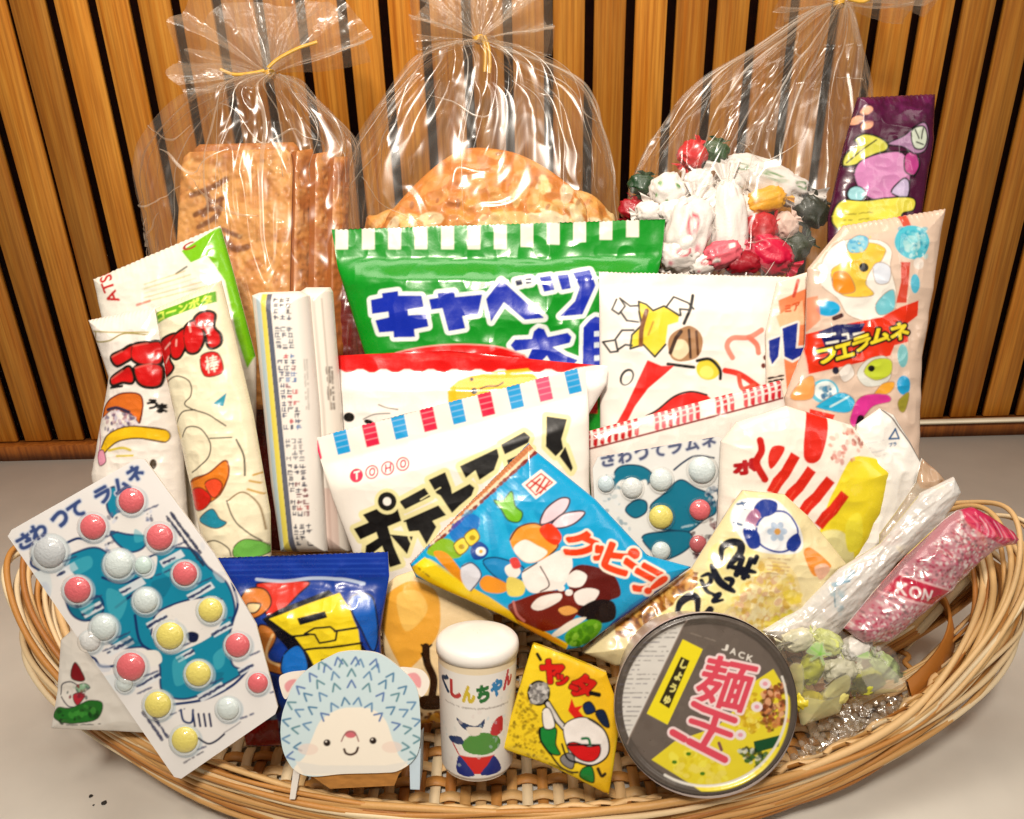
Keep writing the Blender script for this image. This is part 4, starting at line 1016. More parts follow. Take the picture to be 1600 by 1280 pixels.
def art_card(c):
    for P, k in (((230, 420, 300, 380, 360, 370, 420, 400, 500, 420, 560, 400, 640, 370, 720, 380, 770, 440, 840, 500, 870, 600, 850, 700, 860, 800, 900, 830, 800, 890, 680, 930, 600, 900, 590, 800, 540, 740, 440, 740, 380, 690, 420, 620, 340, 640, 260, 600, 240, 520, 280, 470), T1),
                 ((400, 160, 440, 150, 500, 240, 440, 270, 400, 230), T1), ((410, 310, 470, 320, 540, 330, 530, 370, 480, 385, 430, 350), T1),
                 ((250, 570, 300, 560, 370, 550, 380, 610, 320, 640, 270, 620), T2)):
        p = B5(*zip(P[::2], P[1::2])); c.fill(p, k, True); c.stroke(p, 3.4, NV, closed=True, alpha=.9)
    for P in ((500, 620, 520, 720, 580, 760), (130, 380, 115, 430, 150, 460, 140, 510, 170, 545), (640, 950, 760, 930, 860, 880, 920, 820), (320, 770, 350, 780, 380, 810, 470, 800), (430, 590, 520, 520), (860, 500, 880, 580, 860, 640), (250, 350, 290, 335, 330, 345), (560, 420, 560, 480), (380, 480, 450, 500, 520, 480)):
        c.stroke(B5(*zip(P[::2], P[1::2])), 4.2, NV)
    c.fill(B5((560, 690), (575, 620), (640, 580), (740, 555), (820, 560), (830, 620), (790, 690), (700, 740), (620, 760)), '#ece8e4', True); c.stroke(B5((560, 690), (575, 620), (640, 580), (740, 555), (820, 560)), 3, NV)
    c.fill(B5((410, 280), (440, 240), (520, 240), (530, 290), (480, 310), (420, 305)), '#efece8', True)
    c.fill(B5((530, 430), (580, 400), (570, 470), (530, 480)), '#ecebe8', True); c.fill(B5((120, 470), (180, 460), (190, 540), (150, 550)), '#dfe6e8', True)
    c.fill(B5((500, 760), (580, 750), (600, 790), (560, 810), (510, 790)), '#efece6', True); c.fill(B5((380, 850), (450, 840), (470, 880), (420, 900)), '#e4e8ea', True)
    c.fill(B5((690, 690), (710, 680), (735, 690), (730, 715), (705, 720)), '#14204a', True)      # a small dark dot of print
    for (x, y, w, h) in ((205, 460, 70, 26), (440, 525, 85, 24), (590, 420, 80, 24), (690, 545, 90, 22), (300, 605, 70, 26), (390, 745, 90, 28), (730, 915, 90, 26), (880, 820, 50, 22), (780, 680, 70, 22), (540, 650, 70, 22), (650, 775, 60, 20), (500, 870, 80, 26)):
        a = B5((x, y), (x + w, y - w * .55), (x + w * .08 + h * .4, y + h))
        q = [a[0], a[1], (a[1][0] + a[2][0] - a[0][0], a[1][1] + a[2][1] - a[0][1]), a[2]]
        c.fill(q, '#e8ecf0', alpha=.85); c.fine(a[0], a[1], a[2], 1, '#2a3c6c', 4.2, int(x), .9, .9)
    for P in ((260, 430, 330, 400, 340, 440, 280, 470), (600, 450, 660, 410, 700, 440, 640, 480), (640, 790, 680, 770, 700, 850, 650, 880), (790, 770, 830, 740, 830, 800, 800, 820), (400, 520, 470, 560, 440, 640, 400, 600), (500, 300, 540, 335, 500, 350), (290, 590, 350, 575, 330, 620)):
        c.fill(B5(*zip(P[::2], P[1::2])), '#54bccc', True, alpha=.55)
    for P in ((560, 500, 640, 480, 600, 560), (430, 690, 520, 720, 470, 735), (700, 860, 830, 830, 760, 900), (240, 500, 280, 480, 260, 540)):
        c.fill(B5(*zip(P[::2], P[1::2])), '#0b6a88', True, alpha=.5)
    for k, (x, y, r, _) in enumerate(CANDY1):
        q = B5((x, y))[0]; c.ell(q[0] + 1.5, q[1] + 2.5, r / 2.37 * 1.22, r / 2.37 * 1.2, '#b8ccd8', alpha=.55); c.ell(q[0], q[1], r / 2.37 * 1.10, r / 2.37 * 1.08, '#e8f0f2', alpha=.7)  # blister rim: offset shadow and pale halo painted into the print
        a = B5((x + 44, y + 30), (x + 96, y + 8), (x + 50, y + 46)); c.fine(a[0], a[1], a[2], 1, '#3a4a78', 3.0, k, .7, .9)
    c.specks(B5((60, 420), (120, 400), (560, 1080), (520, 1090)), ['#d4dae4', '#c4ccdc', '#f4f2f2'], 60, 5, 21, 2, .5); c.specks(B5((560, 100), (640, 160), (900, 560), (960, 900), (860, 560)), ['#d4dae4', '#c8d0e0', '#f4f2f2'], 60, 5, 22, 2, .5)
    # the title across the top edge
    for ch, (x, y) in zip('さわってラムネ', ((55, 335), (105, 300), (185, 255), (245, 222), (345, 165), (410, 130), (462, 85))):
        s = 56; a = B5((x, y), (x + s * .88, y - s * .5), (x + s * .45, y + s * .82)); c.lettering(ch, *a, '#44588c', 1.9, outline=[(1.8, '#cfd6e4')])
    c.fine(B5((640, 235))[0], B5((775, 415))[0], B5((610, 260))[0], 2, '#30385a', 4.6, 5, .85, .9)
    c.fine(B5((520, 985))[0], B5((590, 1085))[0], B5((560, 965))[0], 2, '#4c5070', 4.4, 6, .85, .9)
    c.stroke(B5((735, 1075), (770, 1095), (800, 1085), (830, 1060)), 3.2, '#20284a'); c.stroke(B5((830, 1055), (870, 1030), (890, 1015)), 1.8, '#6a6a78', alpha=.7)
    for k in range(4): c.stroke(B5((715 + k * 20, 985), (722 + k * 20, 1030)), 3.4, '#26305c', False)
    c.stroke(B5((670, 970), (680, 1010), (710, 1015), (715, 970)), 3.4, NV); c.fine(B5((680, 1160))[0], B5((750, 1120))[0], B5((685, 1170))[0], 1, '#5a5a6a', 3, 8)
    for (x, y) in ((545, 930), (400, 240), (380, 350), (540, 240), (270, 560), (640, 640)): c.specks(B5((x, y), (x + 40, y - 10), (x + 30, y + 36), (x - 6, y + 30)), ['#20305c', '#6a7aa0', '#d8dce8'], 10, 2, x)
_C1 = [(345, 292, 50, PK), (487, 195, 50, PK), (592, 330, 52, PK), (185, 385, 62, '#cfd4d8'), (440, 430, 55, WH), (288, 525, 52, PK), (540, 565, 48, WH), (385, 665, 50, WH), (685, 465, 48, PK),
          (780, 600, 48, YL), (630, 695, 54, YL), (485, 810, 56, PK), (335, 715, 40, '#e6e8e8'), (735, 835, 50, YL), (880, 730, 48, PK), (955, 870, 40, PK), (585, 950, 52, YL), (685, 1080, 52, YL), (845, 965, 44, WH), (532, 435, 34, '#d4e8e4'), (462, 872, 32, WH)]
CANDY1 += _C1
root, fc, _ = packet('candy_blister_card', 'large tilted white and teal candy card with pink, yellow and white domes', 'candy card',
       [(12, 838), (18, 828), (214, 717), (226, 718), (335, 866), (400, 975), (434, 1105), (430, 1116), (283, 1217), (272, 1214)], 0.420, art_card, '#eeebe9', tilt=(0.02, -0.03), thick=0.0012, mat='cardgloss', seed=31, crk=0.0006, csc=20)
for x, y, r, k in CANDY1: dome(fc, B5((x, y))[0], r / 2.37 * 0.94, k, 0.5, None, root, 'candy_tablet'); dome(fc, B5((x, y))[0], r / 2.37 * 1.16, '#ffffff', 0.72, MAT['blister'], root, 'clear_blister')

def art_card2(c):
    for P, k in (((190, 450, 230, 410, 320, 410, 380, 450, 360, 500, 260, 540, 190, 520), T2), ((250, 620, 300, 580, 350, 590, 350, 640, 300, 670, 260, 650), T2),
                 ((370, 620, 440, 550, 520, 480, 600, 520, 680, 560, 700, 640, 640, 680, 560, 740, 480, 730, 420, 720), T2), ((330, 770, 420, 740, 560, 740, 580, 800, 500, 860, 420, 870), T2)):
        p = B3(*zip(P[::2], P[1::2])); c.fill(p, k, True); c.stroke(p, 2.4, '#0e4a66', closed=True)
    c.fill(B3((195, 520), (230, 480), (300, 490), (350, 480), (350, 530), (290, 570), (220, 560)), '#efeeea', True)
    for i, ch in enumerate('さわってラムネ'):
        x = 125 + i * 84; y = 400 - i * 16; c.lettering(ch, *B3((x, y - 42), (x + 62, y - 54), (x + 8, y + 16)), '#5c6484', 1.2, outline=[(1.6, '#d4d6dc')])
    c.specks(B3((110, 460), (200, 440), (280, 760), (160, 700)), ['#c0ccd0', '#8aa4b0', '#e8eaea'], 70, 2.4, 5)
    c.fine(B3((520, 710))[0], B3((600, 690))[0], B3((522, 730))[0], 1, '#b8d0d8', 3); c.stroke(B3((490, 430), (540, 390), (600, 360), (690, 370)), 3, '#1c3a5c')
    c.specks(B3((640, 500), (750, 500), (740, 620), (660, 600)), ['#2a4a6c', '#d8dce0', '#8aa0b0'], 50, 2.6, 8); c.specks(B3((540, 780), (720, 640), (740, 760), (600, 900)), ['#7a3a44', '#4a2a34', '#a87a78', '#2a2a34'], 90, 3, 9)
root, fc, _ = packet('candy_blister_card', 'round-cornered smaller teal candy card behind the blue rabbit-less sherbet packet'.replace('rabbit-less ', ''), 'candy card',
       [(926, 732), (934, 714), (1122, 682), (1133, 688), (1140, 770), (1120, 860), (1070, 900), (1000, 900), (930, 800)], 0.518, art_card2, '#e9e9e6', thick=0.0012, mat='cardgloss', seed=32, crk=0.0006, csc=20)
for x, y, r, k in [(150, 500, 44, '#d4e4ea'), (425, 480, 60, '#e2ecec'), (630, 430, 72, '#e0ecee'), (425, 665, 64, YL), (620, 630, 56, PK), (425, 835, 50, WH), (610, 800, 46, '#c86a70'), (280, 520, 56, '#e6ebea')]:
    dome(fc, B3((x, y))[0], r / 3.2 * 0.95, k, 0.5, None, root, 'candy_tablet'); dome(fc, B3((x, y))[0], r / 3.2 * 1.14, '#ffffff', 0.72, MAT['blister'], root, 'clear_blister')

# ------------------------------------------------------------------ sherbet-tablet packet, blue with orange lettering
def art_kuppy(c):
    c.fill(B7((0, 740), (90, 640), (730, 80), (690, 40), (0, 660)), '#c8865a')
    c.fine(B7((110, 620))[0], B7((720, 60))[0], B7((130, 640))[0], 2, '#f0d8b8', 4, 3, .9); c.fine(B7((110, 640))[0], B7((720, 85))[0], B7((120, 650))[0], 1, '#8a2a1a', 5, 6, .9)
    BL = '#10a8d8'
    for k in range(14):
        a = B7((330 + k * 30, 440 + 0 * k), (300 + k * 50, 700 + k * 10)); c.stroke(a, 10, ['#2ab8e2', '#0c9ccc', '#1cb0de'][k % 3], alpha=.5)
    c.fill(B7((230, 540), (330, 450), (400, 470), (380, 540), (270, 600)), '#2060c0', True, alpha=.7)
    c.fill(B7((100, 660), (180, 590), (250, 600), (300, 680), (220, 700), (150, 690)), '#8cb82a', True)
    c.fill(B7((480, 370), (530, 370), (580, 320), (600, 400), (640, 440), (620, 490), (560, 480), (520, 420)), '#7ac020', True); c.stroke(B7((480, 370), (530, 370), (580, 320), (600, 400), (640, 440), (620, 490), (560, 480), (520, 420)), 2, '#2a5a14', closed=True)
    c.fill(B7((635, 280), (745, 195), (835, 270), (715, 365)), '#f4ece4'); c.fill(B7((655, 285), (745, 215), (815, 270), (715, 345)), '#c83a2a'); c.fill(B7((668, 285), (745, 225), (803, 270), (716, 335)), '#f2e6dc')
    c.stroke(B7((690, 260), (770, 310)), 3, '#c83a2a', False); c.stroke(B7((720, 320), (770, 240)), 3, '#c83a2a', False); c.stroke(B7((685, 300), (740, 250)), 3, '#c83a2a', False); c.stroke(B7((740, 330), (790, 265)), 3, '#c83a2a', False)
    c.fill(B7((0, 760), (90, 690), (250, 800), (450, 910), (640, 1040), (900, 1180), (880, 1240), (560, 1080), (200, 900)), '#f4cc18'); c.fill(B7((140, 660), (220, 670), (320, 800), (290, 830), (180, 720)), '#e89a20', True)
    c.fill(B7((60, 760), (120, 700), (330, 860), (300, 900)), '#fae024', True, alpha=.8)
    # toy shapes: yellow cups, blue pouch, orange and white balls, two pale balloons, brown pebbles
    for x, y in ((300, 630), (360, 580)): c.fill(B7((x - 45, y - 10), (x + 10, y - 50), (x + 40, y), (x - 10, y + 45)), '#ecd64a', True); c.stroke(B7((x - 45, y - 10), (x + 10, y - 50), (x + 40, y), (x - 10, y + 45)), 2, '#7a6a1a', closed=True); c.ell(*B7((x, y))[0], 5, 4, '#b89a20')
    c.fill(B7((350, 640), (400, 600), (450, 640), (430, 690), (370, 700)), '#1c50a0', True); c.ell(*B7((408, 655))[0], 8, 7, '#e8eef0'); c.ell(*B7((408, 655))[0], 3, 3, '#e0b040')
    c.fill(B7((420, 710), (500, 690), (640, 740), (640, 800), (570, 840), (480, 790)), '#2090c8', True); c.stroke(B7((420, 710), (500, 690), (640, 740), (640, 800), (570, 840), (480, 790)), 2, '#10406a', closed=True)
    c.fill(B7((400, 830), (450, 790), (570, 850), (520, 890), (430, 880)), '#f0a030', True); c.fill(B7((300, 740), (360, 720), (410, 790), (350, 880), (300, 820)), '#e2e2ea', True); c.stroke(B7((300, 740), (360, 720), (410, 790), (350, 880)), 2, '#4a4a6a')
    c.fill(B7((545, 740), (600, 720), (630, 770), (590, 810), (550, 780)), '#f0e8e0', True); c.fill(B7((570, 700), (610, 690), (630, 740), (590, 750)), '#e0504a', True); c.fill(B7((560, 800), (650, 830), (640, 900), (560, 900)), '#ead870', True)
    c.fill(B7((740, 500), (770, 420), (850, 360), (905, 365), (880, 430), (800, 490)), '#ecd4dc', True); c.stroke(B7((740, 500), (770, 420), (850, 360), (905, 365), (880, 430), (800, 490)), 2.6, '#4a3440', closed=True)
    c.fill(B7((800, 510), (860, 450), (960, 430), (990, 445), (930, 500), (850, 525)), '#ecd4dc', True); c.stroke(B7((800, 510), (860, 450), (960, 430), (990, 445), (930, 500), (850, 525)), 2.6, '#4a3440', closed=True)
    c.fill(B7((570, 590), (620, 520), (720, 500), (800, 560), (840, 620), (790, 680), (690, 720), (620, 690)), '#efa038', True); c.stroke(B7((570, 590), (620, 520), (720, 500), (800, 560), (840, 620), (790, 680)), 2.6, '#6a3a14')
    c.fill(B7((590, 640), (650, 590), (720, 620), (780, 660), (720, 710), (650, 710)), '#f6eee6', True)
    c.fill(B7((735, 530), (800, 500), (860, 570), (830, 620), (770, 590)), '#ea4418', True)
    c.fill(B7((640, 770), (720, 720), (880, 640), (920, 720), (900, 800), (850, 860), (720, 890), (660, 860)), '#f4ece6', True); c.stroke(B7((640, 770), (720, 720)), 2, '#5a3a34'); c.stroke(B7((740, 740), (790, 840), (740, 880)), 2, '#5a3a34')
    c.fill(B7((900, 780), (960, 730), (1080, 750), (1160, 800), (1190, 900), (1120, 940), (1160, 1010), (1100, 1060), (960, 1020), (880, 960), (900, 880)), '#6a1a10', True)
    c.fill(B7((560, 960), (640, 920), (760, 880), (900, 880), (960, 960), (900, 1060), (760, 1110), (640, 1080), (590, 1020)), '#7e2410', True)
    c.fill(B7((690, 960), (740, 910), (850, 890), (850, 930), (760, 980), (710, 985)), '#f2e8e0', True); c.fill(B7((890, 800), (940, 760), (1000, 790), (970, 850), (900, 850)), '#f4ece6', True); c.fill(B7((930, 890), (1000, 860), (1070, 880), (1020, 950), (950, 950)), '#f4ece6', True)
    c.fill(B7((840, 980), (900, 960), (950, 990), (880, 1015)), '#efb060', True); c.ell(*B7((855, 860))[0], 6, 5, '#f4ece6'); c.ell(*B7((900, 885))[0], 6, 5, '#f4ece6')
    c.fill(B7((1040, 930), (1150, 940), (1160, 1040), (1060, 1060), (950, 1000)), '#1e0c0c', True); c.fill(B7((810, 1120), (920, 1040), (1000, 1030), (900, 1100), (830, 1140)), '#f2e8da', True)
    c.fill(B7((880, 1160), (900, 1100), (1020, 1040), (1090, 1070), (1050, 1150), (940, 1200)), '#70b024', True); c.specks(B7((900, 1100), (1080, 1060), (1000, 1190), (900, 1200)), ['#4a8a18', '#98cc48'], 30, 4, 3)
    c.fill(B7((600, 1040), (800, 1130), (900, 1200), (700, 1130)), '#f0a41c'); c.stroke(B7((590, 940), (610, 1010), (650, 1050)), 4, '#c87a70')
    c.fill(B7((1050, 1160), (1160, 1050), (1600, 740), (1600, 800), (1200, 1080), (1080, 1220)), '#173a8a'); c.fill(B7((1150, 1060), (1250, 960), (1500, 800), (1560, 790), (1170, 1075)), '#2a58a8', alpha=.5)
    c.fine(B7((60, 745))[0], B7((200, 860))[0], B7((55, 760))[0], 1, '#8a6a10', 2.4, 9)
    # lettering
    def big(ch, a, b, d): c.lettering(ch, *B7(a, b, d), '#ea4a12', 3.0, outline=[(3.6, '#f4e8d8')])
    big('ク', (930, 520), (1085, 590), (850, 650)); 
    for ch, a, b, d in (('ッ', (1060, 620), (1120, 650), (1030, 690)), ('ピ', (1140, 600), (1300, 660), (1080, 740)), ('ー', (1225, 700), (1290, 745), (1215, 720)), ('ラ', (1310, 720), (1440, 790), (1230, 850)), ('!', (1440, 800), (1460, 815), (1330, 880))): big(ch, a, b, d)
packet('sherbet_tablet_packet', 'bright blue and yellow tablet packet with orange lettering lying aslant in the middle', 'candy packet',
       saw((640, 880), (826, 692), 44, -1.2) + [(836, 704), (930, 780), (1012, 868)] + [(1080, 886), (1000, 945), (910, 1012), (884, 1016), (780, 960), (650, 902)], 0.470, art_kuppy, '#10a8d8', tilt=(0, 0.10), puff=0.008, pw=0.035, crk=0.0022, csc=36, mat='gloss', seed=33,
       parts=[('top_seal', B7((-20, 745), (690, 20), (735, 85), (90, 650), (20, 745)))], back='#0c80a8')

# ------------------------------------------------------------------ soybean-flour sweets in a clear packet
def art_kinako(c):
    c.opq = 1.0
    c.fill(C7((0, 720), (560, 325), (640, 400), (100, 820), (0, 800)), '#a86a1e'); 
    c.specks(C7((0, 720), (560, 330), (620, 400), (60, 830)), ['#7a4410', '#d8a24a', '#5a2c0a', '#e8bc68', '#c08430'], 420, 2.6, 3, 2.2)
    c.fill(C7((130, 780), (600, 420), (700, 160), (900, 80), (1010, 220), (900, 480), (740, 640), (560, 700), (420, 660), (300, 760)), '#f2e6a4', True)
    c.fill(C7((900, 480), (1010, 240), (1250, 300), (1340, 560), (1250, 700), (1050, 780), (800, 660)), '#f0dca0', True, alpha=.9)
    c.specks(C7((840, 500), (1060, 240), (1320, 420), (1330, 620), (1060, 790), (800, 680)), ['#efdc8a', '#e6cc6a', '#f6edc0', '#d8b458', '#f4e6b8', '#e0bc9a'], 620, 4.0, 4)
    c.specks(C7((1040, 720), (1300, 600), (1280, 720), (1080, 800)), ['#ecdc50', '#f0e474', '#d8c43a'], 90, 3.6, 5)
    c.fill(C7((1190, 480), (1280, 460), (1330, 540), (1250, 560)), '#ecd850', True, alpha=.7)
    c.fill(C7((1350, 200), (1410, 160), (1540, 270), (1530, 310), (1420, 360)), '#ee9a3e', True); c.fill(C7((1420, 300), (1500, 270), (1540, 320), (1470, 390)), '#efc0a4', True)
    N_ = '#12182c'
    for P, w in ((((760, 240), (770, 160), (830, 120), (890, 130), (890, 190), (830, 260), (800, 300)), 8), (((800, 290), (900, 310), (990, 330)), 6), (((870, 330), (940, 360)), 5), (((900, 230), (860, 350)), 6), (((960, 240), (910, 370)), 6), (((1000, 220), (985, 260)), 5),
                 (((690, 290), (740, 400), (840, 470)), 8), (((780, 380), (830, 390), (820, 430)), 6), (((620, 370), (670, 350), (680, 400), (640, 440)), 4.5), (((640, 440), (620, 400), (650, 470), (700, 490)), 4.5), (((690, 500), (740, 490), (690, 540), (760, 530)), 5),
                 (((430, 640), (460, 560), (530, 510), (580, 530), (580, 640)), 8), (((640, 640), (670, 600)), 7), (((330, 690), (350, 680)), 6)):
        c.stroke(C7(*P), w * 1.4 + 5, '#f4eab0')
    for P, w in ((((760, 240), (770, 160), (830, 120), (890, 130), (890, 190), (830, 260), (800, 300)), 8), (((800, 290), (900, 310), (990, 330)), 6), (((870, 330), (940, 360)), 5), (((900, 230), (860, 350)), 6), (((960, 240), (910, 370)), 6), (((1000, 220), (985, 260)), 5),
                 (((690, 290), (740, 400), (840, 470)), 8), (((780, 380), (830, 390), (820, 430)), 6), (((620, 370), (670, 350), (680, 400), (640, 440)), 4.5), (((640, 440), (620, 400), (650, 470), (700, 490)), 4.5), (((690, 500), (740, 490), (690, 540), (760, 530)), 5),
                 (((430, 640), (460, 560), (530, 510), (580, 530), (580, 640)), 8), (((640, 640), (670, 600)), 7), (((330, 690), (350, 680)), 6)):
        c.stroke(C7(*P), w * 1.55, N_, taper=True)
    # round emblem, no face
    c.fill(B3((760, 680), (790, 600), (840, 570), (920, 570), (990, 580), (1060, 660), (1110, 760), (1090, 830), (980, 840), (860, 820), (800, 760)), '#eef0f2', True)
    c.fill(B3((870, 620), (920, 575), (985, 590), (970, 640), (900, 660)), '#1e3f9a', True); c.fill(B3((815, 720), (880, 730), (890, 800), (840, 810)), '#1e3f9a', True); c.fill(B3((1030, 770), (1080, 740), (1100, 790), (1060, 830), (1020, 810)), '#1e3f9a', True)
    c.fill(B3((830, 680), (870, 620), (900, 650), (870, 710)), '#b07a9a', True); c.stroke(B3((880, 700), (940, 640), (1030, 640), (1080, 720), (1060, 800), (980, 830), (890, 790)), 3, '#1e3f9a', closed=True)
    c.stroke(B3((800, 600), (850, 590)), 3, '#2a5a8a', False); c.stroke(B3((820, 590), (830, 620)), 3, '#2a5a8a', False); c.stroke(B3((775, 690), (810, 700)), 3, '#2a5a8a', False)
    for k in range(6):
        a = k * math.pi / 3; c.ell(B3((975, 730))[0][0] + 10 * math.cos(a), B3((975, 730))[0][1] + 10 * math.sin(a), 6, 5, '#b8c8dc', a)
    c.ell(*B3((975, 730))[0], 5, 5, '#d8a45a')
    c.fine(B3((930, 850))[0], B3((1040, 860))[0], B3((920, 940))[0], 5, '#c09a80', 1.6, 8, .7)
packet('soybean_sweet_packet', 'clear packet of pale yellow crumbly sweets with brush lettering behind the noodle cup', 'sweet packet',
       [(1142, 790), (1160, 766), (1225, 772), (1262, 806), (1322, 880), (1306, 950), (1235, 985), (1160, 1012), (1060, 1044), (960, 1040), (910, 1020), (960, 975), (1080, 888)], 0.478, art_kinako, '#f0e2b4', tilt=(.05, .05),
       puff=0.010, pw=0.035, crk=0.0035, csc=45, mat='gloss', seed=35)

# ------------------------------------------------------------------ hedgehog card box
HD = 0.424
def art_hedge(c):
    c.fill(B6((420, 800), (500, 640), (660, 545), (880, 545), (1010, 640), (1060, 800), (1050, 980), (1000, 1050), (900, 1090), (500, 1090), (430, 980)), '#d3e5ea', True)
    r = np.random.default_rng(2)
    c.fill(B6((560, 930), (600, 850), (680, 800), (760, 790), (840, 800), (900, 850), (930, 930), (960, 1010), (990, 1100), (500, 1100), (530, 1010)), '#f8f0e2', True)
    c.fill(B6((480, 1040), (600, 1060), (900, 1060), (1010, 1040), (940, 1100), (520, 1100)), '#ece8e0')
    BLU = ['#5a8cae', '#6e98bc', '#6a98a4', '#6886b8']
    def vee(x, y, a, s=26):
        c_, s_ = math.cos(a), math.sin(a)
        P = [(-s * .62, s * .5), (-s * .2, -s * .3), (0, -s * .62), (s * .2, -s * .3), (s * .62, s * .5)]
        c.stroke(B6(*[(x + p * c_ - q * s_, y + p * s_ + q * c_) for p, q in P]), 2.9, BLU[r.integers(4)], False)
    for rad, n, a0, a1 in ((155, 6, -0.95, 0.95), (205, 9, -1.45, 1.45), (255, 13, -1.85, 1.85), (300, 16, -1.95, 1.95)):
        for k in range(n):
            a = a0 + (a1 - a0) * k / (n - 1); vee(742 + rad * 1.02 * math.sin(a), 900 - rad * 1.06 * math.cos(a) + (25 if rad < 160 else 0), a * .9, 30)
    for x in (600, 680, 760, 850): vee(x, 600 - 0.05 * abs(x - 740) + (abs(x - 740) / 150) ** 2 * 26 - 25, (x - 740) / 330, 30)
    for (x, y) in ((628, 955), (842, 945)): c.ell(*B6((x, y))[0], 5.6, 5.4, '#2c1a12'); c.ell(*B6((x - 4, y - 6))[0], 1.5, 1.4, '#f0e8e0')
    c.ell(*B6((738, 915))[0], 9, 6, '#d87882'); c.stroke(B6((695, 948), (712, 915), (738, 902), (762, 915), (775, 948)), 2, '#9a6a6a')
    c.stroke(B6((708, 985), (716, 1003), (738, 1010), (762, 1000), (772, 978)), 3.6, '#4a2c20')
    c.ell(*B6((540, 985))[0], 16, 9, '#f0d8cc', 0, .6); c.ell(*B6((930, 975))[0], 16, 9, '#f0d8cc', 0, .6)
hg, hfc, _ = packet('hedgehog_box', 'pale blue hedgehog-shaped card box with smiling face at the front of the basket', 'sweet box',
       cat_rom(B6((440, 760), (470, 690), (530, 620), (640, 555), (700, 532), (790, 528), (880, 545), (970, 610), (1040, 690), (1060, 800), (1060, 960), (1030, 1035), (960, 1085), (880, 1095), (700, 1100), (560, 1112), (480, 1085), (430, 1010), (412, 920), (418, 830)), 6, True),
       HD, art_hedge, '#d3e5ea', tilt=(0.04, -0.02), thick=0.0012, mat='card', seed=40, front='face_card', back='#e8e4dc')
def ear_art(pts_in, pts_line):
    def f(c): c.fill(pts_in, '#eaa8ac', True)
    return f
for out, inn in ((B6((405, 655), (440, 630), (500, 620), (530, 625), (470, 690), (440, 750), (420, 730)), B6((430, 690), (450, 665), (485, 660), (465, 690), (445, 720))),
                 (B6((960, 610), (1020, 605), (1075, 620), (1104, 665), (1095, 710), (1065, 740), (1030, 690)), B6((1000, 640), (1040, 630), (1065, 660), (1060, 700), (1030, 680)))):
    f2 = Face(np.mean(out, 0), HD + 0.002, (0.04, -0.02))
    ol = f2.loc(out); 
    _, _, mm = packet('ear', None, None, out, HD + 0.0022, ear_art(inn, None), '#f4ece2', tilt=(0.04, -0.02), thick=0.001, mat='card', smooth=True, front='ear', parent=hg, backpanel=False)
# box body behind the face, with corrugated kraft belly and two feet
def hw(x, y, h): return hfc.world(hfc.loc(B6((x, y))), h)[0]
kraft = plain_mat('kraft_card', '#c08a4a', 0.75, 0.2, 0.15, 120, 0.2, (1, 6, 1))
def slab(name, pts, h0, h1, mat, parent, col='#eee8de'):
    n = len(pts); V = [hw(x, y, h0) for x, y in pts] + [hw(x, y, h1) for x, y in pts]
    F_ = [tuple(range(n))[::-1], tuple(range(n, 2 * n))] + [(i, (i + 1) % n, n + (i + 1) % n, n + i) for i in range(n)]
    c = np.ones((2 * n, 4)); c[:, :3] = lin(col)
    return mesh_obj(name, V, F_, mat, parent, c, smooth=False)
slab('box_body', [(485, 900), (490, 800), (600, 690), (740, 650), (880, 690), (1000, 800), (1010, 1040), (960, 1110), (940, 1160), (640, 1175), (560, 1120), (480, 1070)], -0.0014, -0.030, kraft, hg)
slab('foot', [(468, 1085), (500, 1085), (476, 1225), (450, 1225)], -0.0016, -0.006, MAT['card'], hg, '#efe9e2')
slab('foot', [(1010, 1040), (1062, 985), (1058, 1180), (1014, 1178)], -0.0016, -0.028, MAT['card'], hg, '#cfe0ec')

